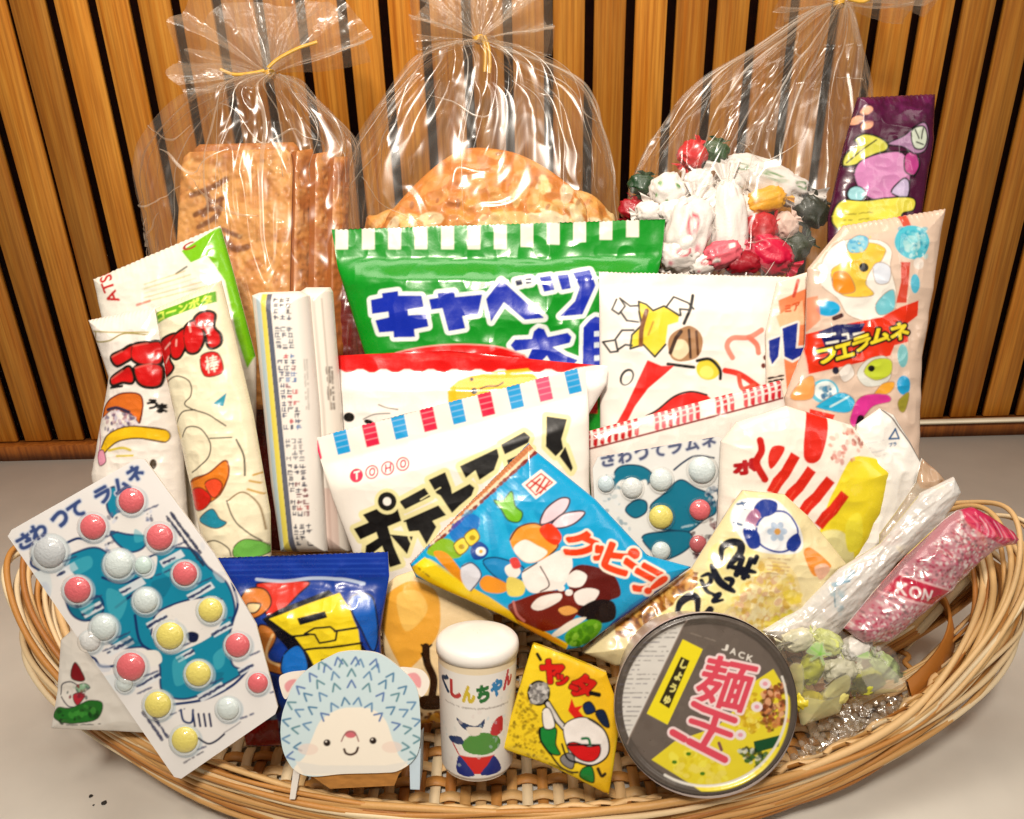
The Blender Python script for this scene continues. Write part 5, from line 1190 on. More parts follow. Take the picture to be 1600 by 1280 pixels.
# ------------------------------------------------------------------ sweet pot (white plastic cup with lid)
pot_top = at(746, 1000, 0.4395); pot_bot = at(746, 1190, 0.452)
ax = pot_top - pot_bot; L_ = np.linalg.norm(ax); ax /= L_
ex = np.cross(Fw, ax); ex = -ex / np.linalg.norm(ex)
if ex @ Rt < 0: ex = -ex
ez = np.cross(ax, ex)
if ez @ Fw > 0: ez = -ez                                        # towards the lens
Rpot = 64 * 0.4395 / FPX
pot = thing('sweet_pot', pot_bot, 'small white plastic pot with blank white lid and coloured print', 'pot')
PW, PH = 460, 330                                                # print raster: 1 unit = 0.5 photo px round the front half
def art_pot(c):
    c.a[int(PH * .0):int(PH * .13), :, :3] = lin('#f2e2c4')
    cols = ['#1c4a6a', '#c23a3a', '#d8c03a', '#2a7a3a', '#2a8ac0', '#c8324a']
    for i, ch in enumerate('くしんちゃん'):
        x = 96 + i * 46; y = 54 + 20 * math.sin(i / 5 * math.pi)
        c.lettering(ch, (x, y), (x + 37, y + (2 - i) * 4), (x, y + 40), cols[i], 3.6, outline=[(3, '#f6f0ea')])
    c.fine((110, 120), (350, 125), (110, 135), 1, '#a8a09a', 4, 3, .5)
    def tr(*p): return [(60 + (x - 160) * 0.78, 40 + (y - 500) * 0.48) for x, y in p]
    c.fill(tr((320, 880), (380, 820), (460, 840), (490, 900), (440, 940), (340, 930)), '#5a9a44', True); c.fill(tr((290, 750), (330, 770), (380, 780), (415, 745), (400, 800), (330, 805)), '#20406e', True)
    c.fill(tr((340, 790), (400, 790), (390, 830), (350, 830)), '#efe6da', True); c.fill(tr((250, 870), (310, 850), (320, 890), (260, 895)), '#1c3a70', True); c.fill(tr((440, 830), (455, 770), (495, 750), (500, 830), (470, 850)), '#c82a34', True)
    c.fill(tr((300, 955), (460, 955), (400, 1050), (370, 1050)), '#dc2018'); c.fill(tr((300, 960), (340, 1000), (370, 1060), (290, 1055)), '#18358a', True); c.fill(tr((460, 960), (430, 1000), (400, 1055), (495, 1055)), '#18358a', True)
    c.stroke(tr((270, 900), (300, 950)), 5, '#c83a3a', False)
    c.specks([(40, 110), (420, 110), (400, 300), (60, 300)], ['#d8ded8', '#c8dce4', '#e8dcd8'], 60, 4, 6, alpha=.5)
c = Canvas(PW, PH, lambda p: np.asarray(p, float).reshape(-1, 2), 1.0, '#f2eee8'); art_pot(c)
nu, nv = 260, 150
t = np.linspace(-math.pi, math.pi, nu, endpoint=False); f = np.linspace(0, 1, nv)
Tt, Ff = np.meshgrid(t, f)
rad = Rpot * (0.975 - 0.085 * Ff) * np.where(Ff > 0.96, 1 - (Ff - 0.96) * 2.2, 1) + 0.0
ang = np.sin(Tt)
V = pot_top - ax * (Ff * L_)[..., None] + ex * (rad * np.sin(Tt))[..., None] + ez * (rad * np.cos(Tt))[..., None]
px_ = np.clip((Tt / (1.15 * math.pi) + 0.5) * (PW - 1), 0, PW - 1).astype(int); py_ = (Ff * (PH - 1)).astype(int)
cc = c.a[py_, px_].reshape(-1, 4).copy()
i = np.arange(nv - 1)[:, None]; j = np.arange(nu)[None]
F_ = np.stack([i * nu + j, (i + 1) * nu + j, (i + 1) * nu + (j + 1) % nu, i * nu + (j + 1) % nu], -1).reshape(-1, 4)
mesh_obj('pot_body', V.reshape(-1, 3), F_, MAT['cardgloss'], pot, cc)
def lathe(prof, o, axd, e1, e2, n=64):
    t = np.linspace(0, 2 * math.pi, n, endpoint=False)
    V = np.concatenate([o + axd * z + r * (np.cos(t)[:, None] * e1 + np.sin(t)[:, None] * e2) for r, z in prof])
    i = np.arange(len(prof) - 1)[:, None]; j = np.arange(n)[None]
    return V, np.stack([i * n + j, i * n + (j + 1) % n, (i + 1) * n + (j + 1) % n, (i + 1) * n + j], -1).reshape(-1, 4)
a = Acc(); a.add(lathe([(Rpot * .97, -0.0052), (Rpot * 1.005, -0.0050), (Rpot * 1.015, -0.002), (Rpot * 1.0, 0.0004), (Rpot * 0.95, 0.0018), (Rpot * 0.85, 0.0027), (Rpot * 0.6, 0.0034), (Rpot * 0.3, 0.0038), (0.0002, 0.0039)], pot_top, ax, ex, ez), '#f8f4ee')
a.make('pot_lid', MAT['cardgloss'], pot)
a = Acc(); a.add(lathe([(Rpot * .84, 0.0004), (Rpot * .80, 0.0002), (0.0002, 0.0010)], pot_bot, ax, ex, ez), '#e8dccc'); a.make('pot_base', MAT['cardgloss'], pot)

# ------------------------------------------------------------------ yellow noodle-snack card packet
def art_yatta(c):
    c.ink = (K, 1.8)
    c.fill(B8((780, 400), (1080, 420), (1200, 620), (1150, 1000), (1140, 1170), (1050, 1170), (1060, 900), (1000, 640)), '#efb824', True, alpha=.55)
    c.specks(B8((560, 850), (640, 560), (720, 640), (760, 900), (800, 1010), (640, 960)), ['#b89a1c', '#8a7414', '#d8b41c', '#a0861a'], 260, 1.7, 3)
    c.stroke(B8((730, 370), (748, 400)), 5, K, False)
    RDD = '#d42014'
    def kk(ch, a, b, d, w): c.lettering(ch, *B8(a, b, d), RDD, w, outline=[(1.6, '#6a1008')])
    kk('ヤ', (760, 400), (880, 420), (740, 520), 2.6); kk('ッ', (845, 480), (905, 500), (830, 535), 1.5); kk('タ', (950, 475), (1065, 510), (915, 590), 2.4); kk('ー', (920, 545), (960, 560), (915, 560), 1.6)
    c.stroke(B8((1035, 590), (1080, 600)), 7, K, False)
    x, y = B8((738, 590))[0]; c.ell(x, y, 18, 20, K); c.ell(x, y, 15, 17, '#8e8a86'); c.specks(B8((690, 540), (790, 540), (790, 650), (690, 650)), ['#b8b4b0', '#5a5654', '#d8d4d0', '#747070'], 70, 2.2, 5)
    c.stroke(B8((785, 645), (850, 750), (940, 850)), 11, K, False); c.stroke(B8((790, 650), (850, 750), (935, 845)), 6, '#dcd6d0', False)
    c.fill(B8((745, 790), (835, 790), (835, 880), (860, 940), (800, 930), (750, 860)), '#1e8a3c', True); c.stroke(B8((745, 790), (750, 860), (800, 935)), 3, K); c.fill(B8((760, 690), (800, 680), (830, 780), (770, 790)), '#f0eae4', True)
    c.fill(B8((905, 690), (925, 620), (945, 670), (990, 660), (965, 690), (1000, 730), (950, 745)), '#e0281a'); c.fill(B8((990, 660), (1030, 640), (1060, 690), (1010, 710)), '#16305c', True)
    c.fill(B8((880, 780), (960, 730), (1040, 740), (1110, 800), (1140, 890), (1120, 960), (1040, 1000), (950, 980), (900, 900)), '#f2ece8', True); c.stroke(B8((1020, 735), (1110, 800), (1140, 890), (1120, 960), (1040, 1000), (950, 980)), 2.6, K)
    c.fill(B8((900, 890), (940, 870), (1020, 895), (1085, 890), (1080, 950), (1030, 980), (960, 960)), '#d81c1c', True); c.stroke(B8((905, 885), (1000, 885), (1085, 885)), 3, K)
    c.stroke(B8((985, 850), (1020, 850), (1030, 880)), 4, '#1e7a4a'); c.fill(B8((1060, 700), (1110, 690), (1140, 780), (1100, 770)), '#1a2a4a', True)
    c.fill(B8((860, 960), (900, 930), (940, 950), (930, 1020), (880, 1000)), '#8e8a8a', True); c.fill(B8((985, 1020), (1040, 1010), (1050, 1100), (975, 1070)), '#1e8a3c', True); c.stroke(B8((1075, 1020), (1095, 1060), (1115, 1050)), 5, '#3a2a14')
    c.stroke(B8((800, 930), (860, 1010), (920, 1040), (960, 1040)), 3, K); c.stroke(B8((870, 880), (900, 960), (950, 985)), 3, K)
    c.fine(B8((800, 985))[0], B8((1010, 1080))[0], B8((796, 1000))[0], 1, '#6a5a14', 3, 4)
packet('noodle_snack_card', 'yellow rounded card packet with red katakana leaning between the pot and noodle cup', 'snack packet',
       cat_rom(B8((725, 320), (860, 370), (1100, 470), (1130, 500), (1195, 690), (1200, 760), (1145, 1140), (1125, 1165), (1080, 1150), (800, 1010), (560, 925), (535, 890), (545, 840), (690, 360), (705, 325)), 3, True), 0.4365, art_yatta, '#f0d22e', tilt=(-.04, 0.05), thick=0.004, puff=0.002, pw=0.006, mat='gloss', crk=0.0008, seed=44, back='#e2c020')

# ------------------------------------------------------------------ noodle cup
ND = 0.416
def art_noodle(c):
    cx, cy, rx = 1103.0, 1101.5, 143.0
    c.ell(cx, cy, 128, 126, '#756a62'); c.specks([(960, 960), (1245, 960), (1245, 1240), (960, 1240)], ['#6a5e56', '#84796f', '#5e544c'], 260, 6, 3, alpha=.25)
    clip = np.zeros((c.h, c.w), np.float32); p = c.P(np.array([[cx, cy]]))[0]; Y, X = np.mgrid[0:c.h, 0:c.w]
    clip[:] = np.clip(131 * c.upp - np.hypot(X - p[0], (Y - p[1])) + .5, 0, 1)
    c.fill(C1((590, 110), (100, 60), (60, 900), (230, 860)), '#dcd8d2', clip=clip)
    r = np.random.default_rng(6)
    for k in range(26):
        f = k / 26; a = np.array(C1((150 + 10, 820 - 28 * k + 0))[0]); 
        x1 = 585 - (f * 0 + (820 - 28 * k - 110 + 0) / 710 * 360) if True else 0
        y = 130 + k * 28; xl = 640 - math.sqrt(max(0, 530 ** 2 - (y - 620) ** 2)) * 1.0 - 0; xl = max(705 - math.sqrt(max(0.0, 535.0 ** 2 - (y - 625) ** 2)), 175); xr = 585 - (y - 110) / 740 * 355
        if xr - xl > 20: c.fine(C1((xl, y))[0], C1((xr - 14, y))[0], C1((xl, y + 10))[0], 1, ['#5a5656', '#6e6a78', '#7a7474'][k % 3], 1.5, k, .75, .8)
    c.stroke(C1((592, 112), (230, 860)), 1.6, '#9a8a80', False)
    YE = '#f0e02c'
    c.fill(C1((570, 230), (692, 290), (478, 748), (352, 680)), YE)
    c.fill(C1((560, 335), (612, 360), (488, 650), (428, 612)), '#3a3214')
    for i, ch in enumerate('しょうゆ'):
        x, y = 572 - i * 34, 352 + i * 72; c.lettering(ch, *C1((x, y), (x + 32, y + 14), (x - 20, y + 46)), '#e8e08a', .8)
    for i, ch in enumerate('JACK'):
        x = 815 + i * 50; y = 255 + i * 20 + (0, 4, 6, 6)[i]; c.lettering(ch, *C1((x, y), (x + 34, y + 12), (x - 10, y + 36)), '#e8e2da', .55)
    c.fine(C1((610, 185))[0], C1((770, 235))[0], C1((607, 195))[0], 1, '#a09488', 1.4, 3)
    c.fill(C1((1120, 410), (1240, 620), (1160, 960), (960, 1120), (700, 1160), (380, 960), (520, 850), (780, 760), (900, 640), (1000, 490)), '#e9d93c', clip=clip)
    c.specks(C1((900, 640), (1010, 560), (1080, 700), (1000, 800), (880, 760)), ['#ecd046', '#d8b82a', '#f2e470', '#c8a01e'], 140, 3, 4); c.specks(C1((1060, 520), (1180, 500), (1195, 720), (1100, 800), (1040, 700)), ['#8a4a20', '#b8643a', '#5a2a14', '#d89060', '#e8b088'], 190, 3.2, 5)
    c.fill(C1((1000, 850), (1165, 810), (1150, 880), (1010, 920)), '#1e5a34'); c.specks(C1((910, 880), (1080, 920), (1040, 1010), (920, 960)), ['#14401c', '#2a6a34', '#1a3014', '#d8dcd0'], 70, 3, 6)
    c.specks(C1((450, 940), (700, 900), (900, 1060), (760, 1120), (560, 1060)), ['#f2e85c', '#dcc828', '#eee06a'], 110, 4, 7)
    for x, y in ((520, 975), (605, 925), (690, 1045)): c.ell(*C1((x, y))[0], 4, 3, '#5a8a1c')
    for x, y in ((1070, 500), (1020, 640), (920, 810)): c.ell(*C1((x, y))[0], 9, 8, '#efe2e4'); c.ell(*C1((x, y))[0], 4, 3.4, '#e8a8b4')
    c.stroke([tuple(np.array([cx, cy]) + 127 * np.array([math.cos(a), math.sin(a)])) for a in np.linspace(-0.35, 2.1, 24)], 3.6, '#e8e4dc')
    c.ell(cx, cy, 0.1, 0.1, '#756a62')
    PKK = '#e0586a'
    def kj(ch, a, b, d, w): c.lettering(ch, *C1(a, b, d), PKK, w, outline=[(3.4, '#f4dede')])
    kj('麺', (725, 320), (1030, 385), (625, 610), 1.9)
    # the second character as brush strokes
    S = [((638, 622), (700, 655), 10), ((690, 650), (885, 722), 10), ((622, 725), (700, 750), 9), ((690, 748), (860, 810), 9), ((775, 690), (745, 790), 10), ((748, 780), (690, 880), 10), ((510, 795), (580, 835), 11), ((610, 850), (825, 960), 11)]
    for a, b, w in S: c.stroke(C1(a, b), w + 7, '#f4dede', False)
    for a, b, w in S: c.stroke(C1(a, b), w, PKK, False)
    c.stroke(C1((790, 860), (805, 900)), 5, '#8a5a5c', False)
tl = np.linspace(0, 2 * math.pi, 72, endpoint=False)
cup, cfc, _ = packet('noodle_cup', 'instant noodle cup lying with its grey and yellow printed lid to the front', 'noodle cup',
       [(1103 + 143 * math.cos(a), 1101.5 + 140.5 * math.sin(a)) for a in tl], ND, art_noodle, '#5f564f', tilt=(0.0, 0.05), thick=0.0008, mat='cardgloss', crk=0.0003, seed=46, front='lid', back='#c8c4bc',
       height=lambda u, v, dist, fc: 0.0010 * sm(dist, 0.0, 0.0014) - 0.0014 * sm(dist, 0.0018, 0.0045), backpanel=False)
co = cfc.world(cfc.loc([(1103, 1101.5)]))[0]; cr = 142 * ND / FPX
a = Acc(); a.add(lathe([(cr * 1.005, 0.0004), (cr * 1.012, -0.0012), (cr * 0.985, -0.003), (cr * .955, -0.003), (cr * .93, -0.012), (cr * .78, -0.062), (cr * .74, -0.064), (0.0005, -0.064)], co, cfc.n, cfc.u, cfc.v, 96), '#d8c8c0')
a.make('cup_body', MAT['cardgloss'], cup)

# ------------------------------------------------------------------ sugar-star packet, green-print clear packet, sparkling clear packet
def art_konpei(c):
    c.opq = .8
    c.fill(B4((360, 1030), (560, 830), (880, 480), (960, 420), (1240, 560), (1200, 640), (1040, 700), (600, 1090), (400, 1090)), '#d89aa6', alpha=.8)
    r = np.random.default_rng(3)
    for k in range(1100):
        u, v = r.random(), r.random(); a = np.array(B4((370 + 600 * u + 260 * v * (1 - .35 * u), 1030 - 600 * u + 90 * v * 1.2))[0])
        z = 1.5 + 1.6 * r.random(); c.ell(a[0], a[1], z, z * .8, ['#c83a62', '#e8d8d8', '#b0305a', '#f4ecea', '#d86a86', '#8a6a72'][r.integers(6)], r.random() * 3, .8, 7)
    c.fill(B4((960, 440), (1040, 425), (1150, 480), (1240, 580), (1190, 620), (1060, 570), (960, 500)), '#e0386e', True)
    for k in range(9): c.stroke(B4((970 + k * 26, 450 + k * 8), (1000 + k * 24, 500 + k * 12), (985 + k * 24, 540 + k * 8)), 2.4, ['#f090ac', '#b01e4e', '#f6c0cc'][k % 3], alpha=.85)
    c.fill(B4((560, 830), (640, 750), (900, 830), (820, 910)), '#d0204e')
    c.stroke(B4((640, 752), (895, 832)), 3.2, '#f4c8cc', False); c.stroke(B4((545, 842), (820, 912)), 3.2, '#f4c8cc', False)
    for i, ch in enumerate('KON'):
        c.lettering(ch, *B4((622 + i * 52, 788 + i * 12), (664 + i * 52, 797 + i * 12), (606 + i * 52, 838 + i * 12)), '#f8e6e6', .8)
    c.stroke(B4((590, 1080), (1090, 640)), 3.6, '#f4dcdc', False, alpha=.85); c.stroke(B4((620, 1080), (1110, 650)), 1.6, '#f4dcdc', False, alpha=.6)  # glare strip across the lettered band, painted into the print
packet('sugar_star_packet', 'pink net-printed packet of sugar stars with twisted top leaning over the basket handle', 'candy packet',
       B4((380, 1030), (520, 860), (700, 660), (880, 490), (950, 440), (1020, 422), (1110, 470), (1215, 540), (1242, 580), (1225, 610), (1180, 615), (1120, 640), (1050, 690), (900, 850), (760, 960), (600, 1095), (470, 1100)), 0.452, art_konpei, '#e4aab6', tilt=(.05, 0), puff=0.012, pw=0.022, crk=0.003, csc=70, mat='clearprint', alpha=0.35, seed=50,
       parts=[('twisted_top', B4((880, 380), (960, 530), (1080, 640), (1300, 640), (1300, 400)))], back='#d8a0ae')

def art_green2(c):
    c.opq = 1.0
    for P in (C2((170, 470), (225, 455), (235, 590), (200, 640)), C2((235, 640), (330, 630), (470, 620), (440, 720), (240, 780)), C2((330, 600), (380, 530), (460, 500), (470, 590), (380, 620)), C2((610, 600), (650, 580), (740, 590), (730, 620), (620, 630))):
        c.fill(P, '#dcd430', True, alpha=.55)
    for P in (C2((500, 360), (560, 340), (570, 410), (510, 410)), C2((240, 380), (300, 330), (340, 380), (300, 400))): c.fill(P, '#a6dc6a', True, alpha=.7)
    for k in range(5):
        a = k * 1.256; c.stroke([C2((310, 390))[0], tuple(np.array(C2((310, 390))[0]) + 16 * np.array([math.cos(a), math.sin(a)]))], 4, '#8cc45a', False, alpha=.7)
    c.stroke(C2((340, 560), (385, 520)), 3, '#6a5a20', False); c.fine(C2((100, 350))[0], C2((200, 310))[0], C2((105, 380))[0], 2, '#b0a8a4', 1.4, 3, .6)
    c.fill(C2((500, 430), (620, 420), (760, 560), (600, 600)), '#f0eec8', True, alpha=.3)
    c.stroke(C2((580, 340), (620, 400), (660, 440)), 2, '#8a7a6a', alpha=.6); c.specks(C2((600, 330), (660, 400), (650, 440), (590, 390)), ['#6a6258', '#c8c0b8'], 30, 1.4, 4)
packet('lime_candy_packet', 'crinkled clear packet with lime green and yellow print beside the noodle cup', 'candy packet',
       C2((0, 290), (120, 250), (240, 210), (400, 250), (520, 330), (640, 320), (740, 400), (800, 570), (760, 610), (470, 640), (440, 720), (240, 790), (200, 560), (100, 380)), 0.4545, art_green2, '#fcfaf0', tilt=(0, .05), puff=0.010, pw=0.03, crk=0.0016, csc=75, cdir=(0.6, 0.5), mat='clearprint', alpha=0.10, seed=51, back='#f0ece2', backpanel=False)
def art_wht(c):
    c.opq = .9
    c.specks([(1190, 985), (1250, 950), (1310, 890), (1440, 770), (1490, 745), (1470, 820), (1340, 960), (1240, 1010)], ['#e4d8d0', '#d8dce0', '#f6ecd0', '#ecd4cc', '#cfd8dc'], 70, 6, 8, 2.6, .45)
    c.stroke([(1240, 985), (1330, 905), (1420, 812), (1480, 765)], 1.8, '#b8aca4', alpha=.7); c.stroke([(1215, 990), (1300, 925), (1390, 835)], 1.4, '#c8c0b8', alpha=.7); c.stroke([(1380, 890), (1440, 820), (1485, 775)], 1.4, '#c4a898', alpha=.7)
    c.stroke(C2((480, 20), (420, 30), (400, 70), (400, 150)), 2.4, '#7a98a8'); c.stroke(C2((400, 40), (470, 10), (500, -30)), 6, '#8cc0dc', alpha=.7); c.specks(C2((380, 60), (460, 40), (440, 200), (390, 160)), ['#a8c4d0', '#c8d4d8'], 26, 3, 3, alpha=.6)
    c.fill(C2((60, 290), (240, 200), (260, 260), (100, 330)), '#ece6e0', alpha=.7)
packet('crumpled_clear_packet', 'empty-looking crumpled milky film packet between the popcorn packet and sugar stars', 'film packet',
       [(1190, 985), (1250, 950), (1310, 890), (1375, 850), (1440, 770), (1490, 745), (1502, 770), (1470, 820), (1400, 880), (1340, 960), (1300, 1000), (1240, 1010)], 0.472, art_wht, '#fdfaf6', puff=0.008, pw=0.03, crk=0.0015, csc=95, cdir=(2.3, 2.0), mat='clearprint', alpha=0.68, seed=52)
def art_brn(c):
    c.opq = .95
    c.stroke(B4((690, 470), (740, 415), (860, 300)), 8, '#5a2a14', False); c.stroke(B4((700, 490), (880, 330)), 3, '#f0e4d8', False)
    c.fill(B4((760, 470), (830, 410), (860, 450), (790, 520)), '#b4b4b0'); c.fill(B4((720, 520), (760, 500), (770, 540), (730, 560)), '#d8a8a0'); c.fill(B4((760, 190), (820, 230), (880, 290), (760, 330), (740, 260)), '#c8986a', True, alpha=.6); c.stroke(B4((770, 180), (830, 230), (940, 235)), 2, '#a8785a')
packet('jerky_packet', 'clear brown-edged packet corner sticking out under the recycling mark', 'snack packet',
       B4((560, 560), (650, 440), (740, 300), (770, 180), (830, 230), (885, 290), (930, 380), (900, 430), (800, 540), (660, 660), (560, 700)), 0.492, art_brn, '#e8d8c4', puff=0.004, pw=0.02, crk=0.004, csc=60, mat='clearprint', alpha=0.55, seed=53)
# clear packet of rock-sugar beads on the basket floor
rb = thing('rock_sugar_packet', at(1330, 1150, 0.455), 'clear packet of sparkling rock sugar beads along the front right rim', 'candy packet')
_, bfc, _ = packet('film', None, None, C2((215, 880), (470, 640), (600, 610), (800, 600), (860, 690), (780, 790), (640, 920), (480, 950), (120, 1050), (60, 1060)), 0.4565, None, '#ffffff', tilt=(0, .35), puff=0.012, pw=0.02, crk=0.006, csc=90, mat='pack_film', parent=rb, front='film', backpanel=False, seed=54)
bead_m = film_mat('rock_sugar', 0.22, 0.34, 0.08, (0.98, 0.95, 0.92))
r = np.random.default_rng(9); poly = np.array(C2((230, 890), (470, 690), (600, 640), (790, 640), (800, 740), (640, 890), (480, 930), (150, 1030))); k = 0
pts = []
while len(pts) < 90:
    q = poly.min(0) + r.random(2) * (poly.max(0) - poly.min(0))
    if inside(poly, q[None])[0] and all(np.hypot(*(q - p)) > 7.5 for p in pts): pts.append(q)
import bmesh
for q in pts:
    bm = bmesh.new(); bmesh.ops.create_icosphere(bm, subdivisions=1, radius=0.0017 + 0.0010 * r.random())
    for v in bm.verts: v.co *= 0.75 + 0.5 * r.random()
    me = bpy.data.meshes.new('sugar_bead'); bm.to_mesh(me); bm.free(); me.materials.append(bead_m)
    o = bpy.data.objects.new('sugar_bead', me); COL.objects.link(o); o.parent = rb
    o.location = Vector(bfc.world(bfc.loc([q]), 0.001 + 0.003 * r.random())[0]) - rb.location
# ------------------------------------------------------------------ three gathered cellophane bags and what they hold
PI = math.pi
gold_m = plain_mat('gold_tie', '#e6b54a', 0.3, 0.6, 0.1, 300, 0.05)
def bag(label, knot, rows, d, fan, tie, seed, dep=0.034, pleats=26):
    """rows: (y, x_left, x_right) photo points below the knot; fan: (angle, reach px) list for the ruffle above it"""
    k = np.array(knot, float); fc = Face(knot, d, (0, 0))
    ys = np.array([k[1] + 3] + [r[0] for r in rows], float); xl = np.array([k[0] - 7] + [r[1] for r in rows], float); xr = np.array([k[0] + 7] + [r[2] for r in rows], float)
    nv, nt = 190, 420
    s = np.linspace(0, 1, nv) ** 1.25
    def interp(yy, a):                       # smooth interpolation along the rows
        p = cat_rom(np.stack([ys, a], 1), 10); return np.interp(yy, p[:, 0], p[:, 1])
    yy = ys[0] + (ys[-1] - ys[0]) * s
    L_, R_ = interp(yy, xl), interp(yy, xr)
    a = fc.loc(np.stack([L_, yy], 1)); b = fc.loc(np.stack([R_, yy], 1))
    c = (a + b) / 2; hw_ = (b - a)[:, 0] / 2; cv = c[:, 1]
    th = np.linspace(0, 2 * math.pi, nt, endpoint=False)
    Th, S = np.meshgrid(th, s); HW = hw_[:, None] * np.ones(nt)
    dp = np.minimum(HW * 0.75, dep)
    near_k = np.exp(-S * 5.0)
    rg = np.random.default_rng(seed)
    # folds that start at the knot and die out downwards, each with its own reach
    fold = 0
    for i in range(pleats):
        t0 = rg.random() * 2 * math.pi + 0.05 * np.sin(S * 6 + i); w0 = 0.035 + 0.07 * rg.random(); reach = 0.12 + 0.75 * rg.random() ** 1.5
        dd = (Th - t0 + math.pi) % (2 * math.pi) - math.pi
        fold = fold + (rg.random() * .8 + .4) * np.exp(-(dd / (w0 * (0.6 + 1.6 * S))) ** 2) * np.clip(1 - S / reach, 0, 1) ** 0.6
    q = ridged(Th * 1.7 + 1.6 * vn(Th * 2, S * 5, seed), S * 6 + vn(Th * 3, S * 4, seed + 3) * 1.8, seed, 3)
    q2 = ridged(Th * 9, S * 6 + Th, seed + 9, 2)
    side = 0.35 + 0.65 * np.abs(np.sin(Th))                    # keep the outline, crumple the front and back
    amp = 1 + side * (0.16 * fold * (0.2 + 1.6 * near_k) + 0.22 * (q - 0.62) * sm(S, 0.02, 0.3) + 0.018 * (q2 - 0.6))
    X = c[:, 0][:, None] + HW * np.cos(Th) * amp; Z = dp * np.sin(Th) * amp + 0.010 * (vn(Th * 1.4, S * 4, seed + 4) - .5) * sm(S, 0, .3) + 0.004 * (q - .6)
    Y = cv[:, None] + 0 * Th - 0.004 * (vn(Th * 4, S * 3, seed + 6) - .5)
    V = fc.world(np.stack([X.ravel(), Y.ravel()], 1), Z.ravel())
    i = np.arange(nv - 1)[:, None]; j = np.arange(nt)[None]
    F_ = np.stack([i * nt + j, (i + 1) * nt + j, (i + 1) * nt + (j + 1) % nt, i * nt + (j + 1) % nt], -1).reshape(-1, 4)
    root = thing('cellophane_bag', fc.world(np.array([[c[-1, 0], cv[-1]]]))[0], label, 'bag', 'gathered cellophane bags along the back')
    mesh_obj('bag_film', V, F_, MAT['film'], root)
    # folded creases: narrow doubled strips of film that run down from the knot, and a few that cross
    G = V.reshape(nv, nt, 3); cr_ = Acc()
    for i in range(22):
        if i < 13:
            t0 = rg.random() * PI if i < 9 else PI + rg.random() * PI; s0 = int(nv * 0.03 * rg.random()); s1 = int(nv * (0.20 + 0.38 * rg.random()))
            vi = np.arange(s0, s1); ti = t0 / (2 * PI) * nt + (7 * (vn(vi * .03, i, seed) - .5) + 30 * (vn(vi * .010, i + 40, seed) - .5)) * (vi / nv) * 2.2
        else:
            n_ = int(25 + 45 * rg.random()); t0 = rg.random() * PI; vv = 0.15 + 0.45 * rg.random(); ti = t0 / (2 * PI) * nt + np.linspace(0, n_, n_); vi = nv * (vv + 0.10 * (vn(ti * .05, i, seed) - .5) + (rg.random() - .5) * 0.35 * np.linspace(0, 1, n_) + 0.03 * np.sin(np.linspace(0, 3, n_)))
        if len(vi) < 8: continue
        vi_ = np.clip(np.asarray(vi), 0, nv - 2).astype(int); tj = np.round(ti).astype(int) % nt
        p = G[vi_, tj]; nr_ = G[vi_, (tj + 2) % nt] - G[vi_, (tj - 2) % nt]; dn = G[vi_ + 1, tj] - G[vi_, tj]
        nn = np.cross(nr_, dn); nn /= np.linalg.norm(nn, axis=1)[:, None] + 1e-9; nn *= np.sign(((p - fc.world(np.stack([np.interp(vi_, np.arange(nv), c[:, 0]), np.interp(vi_, np.arange(nv), cv)], 1))) * nn).sum(1))[:, None] + 1e-9
        for ax_ in range(3): p[:, ax_] = np.convolve(np.pad(p[:, ax_], 3, 'edge'), np.ones(7) / 7, 'valid')
        p = p + nn * 0.0012
        tp = np.sin(np.linspace(0.15, PI - 0.05, len(p))); w_ = (0.0004 + 0.0012 * rg.random() ** 2) * tp
        nn = nn + 0.5 * rg.normal(0, 1, 3); tdir = np.gradient(p, axis=0); sd = np.cross(tdir, nn); sd /= np.linalg.norm(sd, axis=1)[:, None] + 1e-9
        Vs = np.concatenate([p - sd * w_[:, None], p + nn * 0.0004, p + sd * w_[:, None]]); m_ = len(p); q_ = np.arange(m_ - 1)[:, None]
        Fs_ = np.concatenate([np.hstack([q_, q_ + 1, m_ + q_ + 1, m_ + q_]), np.hstack([m_ + q_, m_ + q_ + 1, 2 * m_ + q_ + 1, 2 * m_ + q_])])
        cr_.add((Vs, Fs_))
    cr_.make('film_creases', MAT['crease'], root)
    # the gathered neck spreads again above the tie: two pleated sheets
    rf = Acc(); fa = np.array(fan, float)
    for sh in range(2):
        na, nr = 420, 60
        t = np.linspace(0, 1, na); rr = np.linspace(0.0, 1, nr)
        ang = np.interp(t, np.linspace(0, 1, len(fa)), fa[:, 0]); rad = np.interp(t, np.linspace(0, 1, len(fa)), fa[:, 1]) * (1 + 0.14 * (vn(t * 9, t * 0, seed + sh) - .5)) * (1 - 0.1 * sh)
        A_, Rr = np.meshgrid(ang, rr); A_ = A_ + 0.03 * np.sin(Rr * 5 + A_ * 3 + sh * 2)
        P = np.stack([k[0] + np.cos(A_) * Rr * rad, k[1] - np.sin(A_) * Rr * rad], -1).reshape(-1, 2)
        tt = np.broadcast_to(t, Rr.shape)
        pl = 1.3 * np.sin(tt * math.pi * 2 * 4.5 + 2.4 * np.sin(tt * 9 + sh + seed)) + 0.55 * (ridged(tt * 13, Rr * 1.2, seed + sh, 2) * 2 - 1)
        hz = Rr * (0.0085 * pl + 0.012 * (vn(tt * 5, Rr * 2, seed + sh + 20) - .5)) + (0.010 if sh == 0 else -0.010) * Rr + 0.004 * (ridged(tt * 20, Rr * 5, seed) - .6) * Rr
        Vr = fc.world(fc.loc(P), hz.ravel())
        i = np.arange(nr - 1)[:, None]; j = np.arange(na - 1)[None]
        Fr = np.stack([i * na + j, i * na + j + 1, (i + 1) * na + j + 1, (i + 1) * na + j], -1).reshape(-1, 4)
        rf.add((Vr, Fr))
